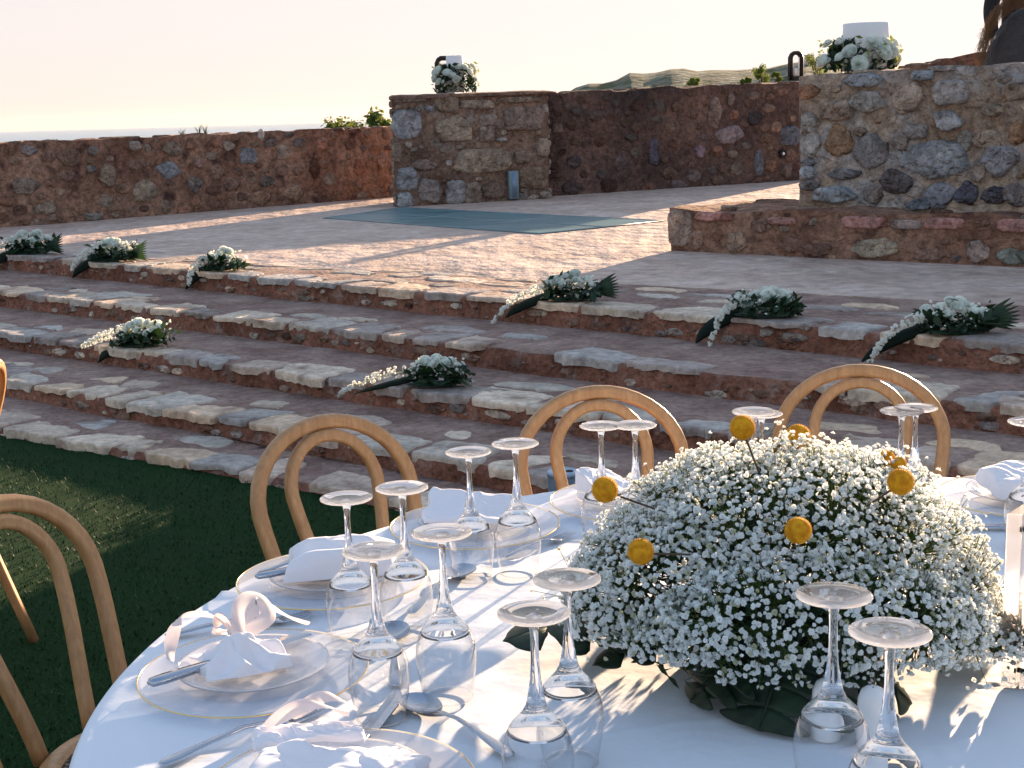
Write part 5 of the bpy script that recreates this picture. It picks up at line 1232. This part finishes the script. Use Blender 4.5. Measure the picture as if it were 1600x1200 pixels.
JA = dict(pelvis=V3(0, .18, .92), belly=V3(0, .10, 1.08), chest=V3(0, -.08, 1.30), neck=V3(-.08, -.12, 1.42), head=V3(-.17, -.14, 1.38), crown=V3(-.23, -.16, 1.33), sl=V3(.17, -.10, 1.34), el=V3(.26, -.14, 1.06), wl=V3(.14, -.28, 1.02), hl=V3(.06, -.32, 1.02),
          sr=V3(-.17, -.10, 1.33), er=V3(-.28, -.12, 1.06), wr=V3(-.18, -.28, 1.02), hr=V3(-.10, -.32, 1.02), kl=V3(.10, .08, .50), al=V3(.11, .12, .09), tl=V3(.12, -.02, .04), kr=V3(-.10, .08, .50), ar=V3(-.11, .12, .09), tr=V3(-.12, -.02, .04))
xa = aty(1612, 60, 11.25).x
pa = person((xa, 11.35, DECK + .12), -.35, 'bowed person in a dark grey top with sunlit blond hair', JA, M['grey_shirt'], M['black_cloth'])
# grey hooded back: a rounded drape over the shoulders
mb = MB(); G = []
for i in range(33):
    th_ = pi * i / 32 * .66; row = []
    for j in range(49):
        ph = 2 * pi * j / 48; fo = fbm((cos(ph) * 2.6, sin(ph) * 2.6 + th_ * 2, 3), 5); r_ = 1 + .07 * fo; row.append((.34 * sin(th_) ** .75 * cos(ph) * r_, -.12 + .26 * sin(th_) ** .75 * sin(ph) * r_, 1.02 + (.60 * cos(th_) - .10 * cos(ph) * sin(th_) * -1) * (1 + .03 * fo)))
    G.append(row)
mb.grid(G); mb.build('grey_wrap', M['grey_shirt'], pa)
rr = np.random.default_rng(6); mb = MB()
locks = [(rr.uniform(-.1, 1.0), rr.uniform(.2, .6), rr.uniform(.96, 1.10), rr.uniform(-.08, .04), rr.uniform(0, 6.3), rr.uniform(.02, .09)) for _ in range(60)]
for i in range(620):
    a0, da, k1, yo, ph, wv = locks[int(rr.integers(len(locks)))]; a0 = a0 + rr.normal() * .08; a1 = min(a0 + da * rr.uniform(.5, 1.1), 1.45); k1 = k1 + rr.normal() * .02; P = []; o1 = rr.normal() * .03; o2 = rr.normal() * .03
    for q in range(8):
        f = q / 7; a = a0 + (a1 - a0) * f; kk = k1 + wv * sin(q * .9 + ph) * f + o1 * f; P.append((-.33 * sin(min(max(a, .02), 1.95)) ** .75 * kk - .01, -.26 + yo + o2 * f, 1.02 + .60 * cos(a) * kk + .02 + .016 * sin(q * 1.7 + ph)))
    mb.tube(P, [.0010] * 7 + [.0004], 3, cap=False)
mb.build('hair', M['hair'], pa)
JB = dict(pelvis=V3(0, 0, .96), belly=V3(0, 0, 1.14), chest=V3(0, -.02, 1.38), neck=V3(0, -.02, 1.55), head=V3(0, -.04, 1.66), crown=V3(0, -.03, 1.76), sl=V3(.19, 0, 1.44), el=V3(.26, .02, 1.16), wl=V3(.26, -.06, .92), hl=V3(.25, -.08, .83),
          sr=V3(-.19, 0, 1.44), er=V3(-.25, .02, 1.16), wr=V3(-.24, -.05, .92), hr=V3(-.23, -.07, .83), kl=V3(.10, -.01, .50), al=V3(.11, .02, .08), tl=V3(.12, -.12, .03), kr=V3(-.10, -.01, .50), ar=V3(-.11, .02, .08), tr=V3(-.12, -.12, .03))
xb = aty(1549, 30, 11.8).x + .25
pb = person((xb, 11.85, 1.06), .1, 'standing person in black behind the bowed blond person, only torso in view', JB, M['black_cloth'], M['black_cloth'])
mb = MB(); mb.lathe([(.001, 1.86), (.05, 1.85), (.085, 1.80), (.10, 1.72), (.095, 1.64)], 24, o=(0, .0, 0)); mb.build('hair', M['hair'], pb)
tag(stone_wall('stone_platform', (xb - .35, 11.55), (xb + 1.5, 11.2), DECK - .1, 1.03, 1.03, .8, 'raised rubble platform hidden behind the block under the standing person', M['mortar_block'], 'block', .4, .08, .2, (), seed=77), cat='platform')

# ================================================================== AIR
mb = MB(); mb.box((0, 4400, 8), (17000, 9700, 86))
m = bpy.data.materials.new('haze'); m.use_nodes = True; nt = m.node_tree; nt.nodes.remove(nt.nodes['Principled BSDF'])
pv = nt.nodes.new('ShaderNodeVolumePrincipled'); pv.inputs['Color'].default_value = (.92, .93, .95, 1); pv.inputs['Density'].default_value = .00003; pv.inputs['Anisotropy'].default_value = .2
nt.links.new(pv.outputs[0], nt.nodes['Material Output'].inputs['Volume'])
o = mb.build('haze', m, smooth=False); tag(o, 'thin evening haze over the bay and the far hill', 'haze', kind='stuff')
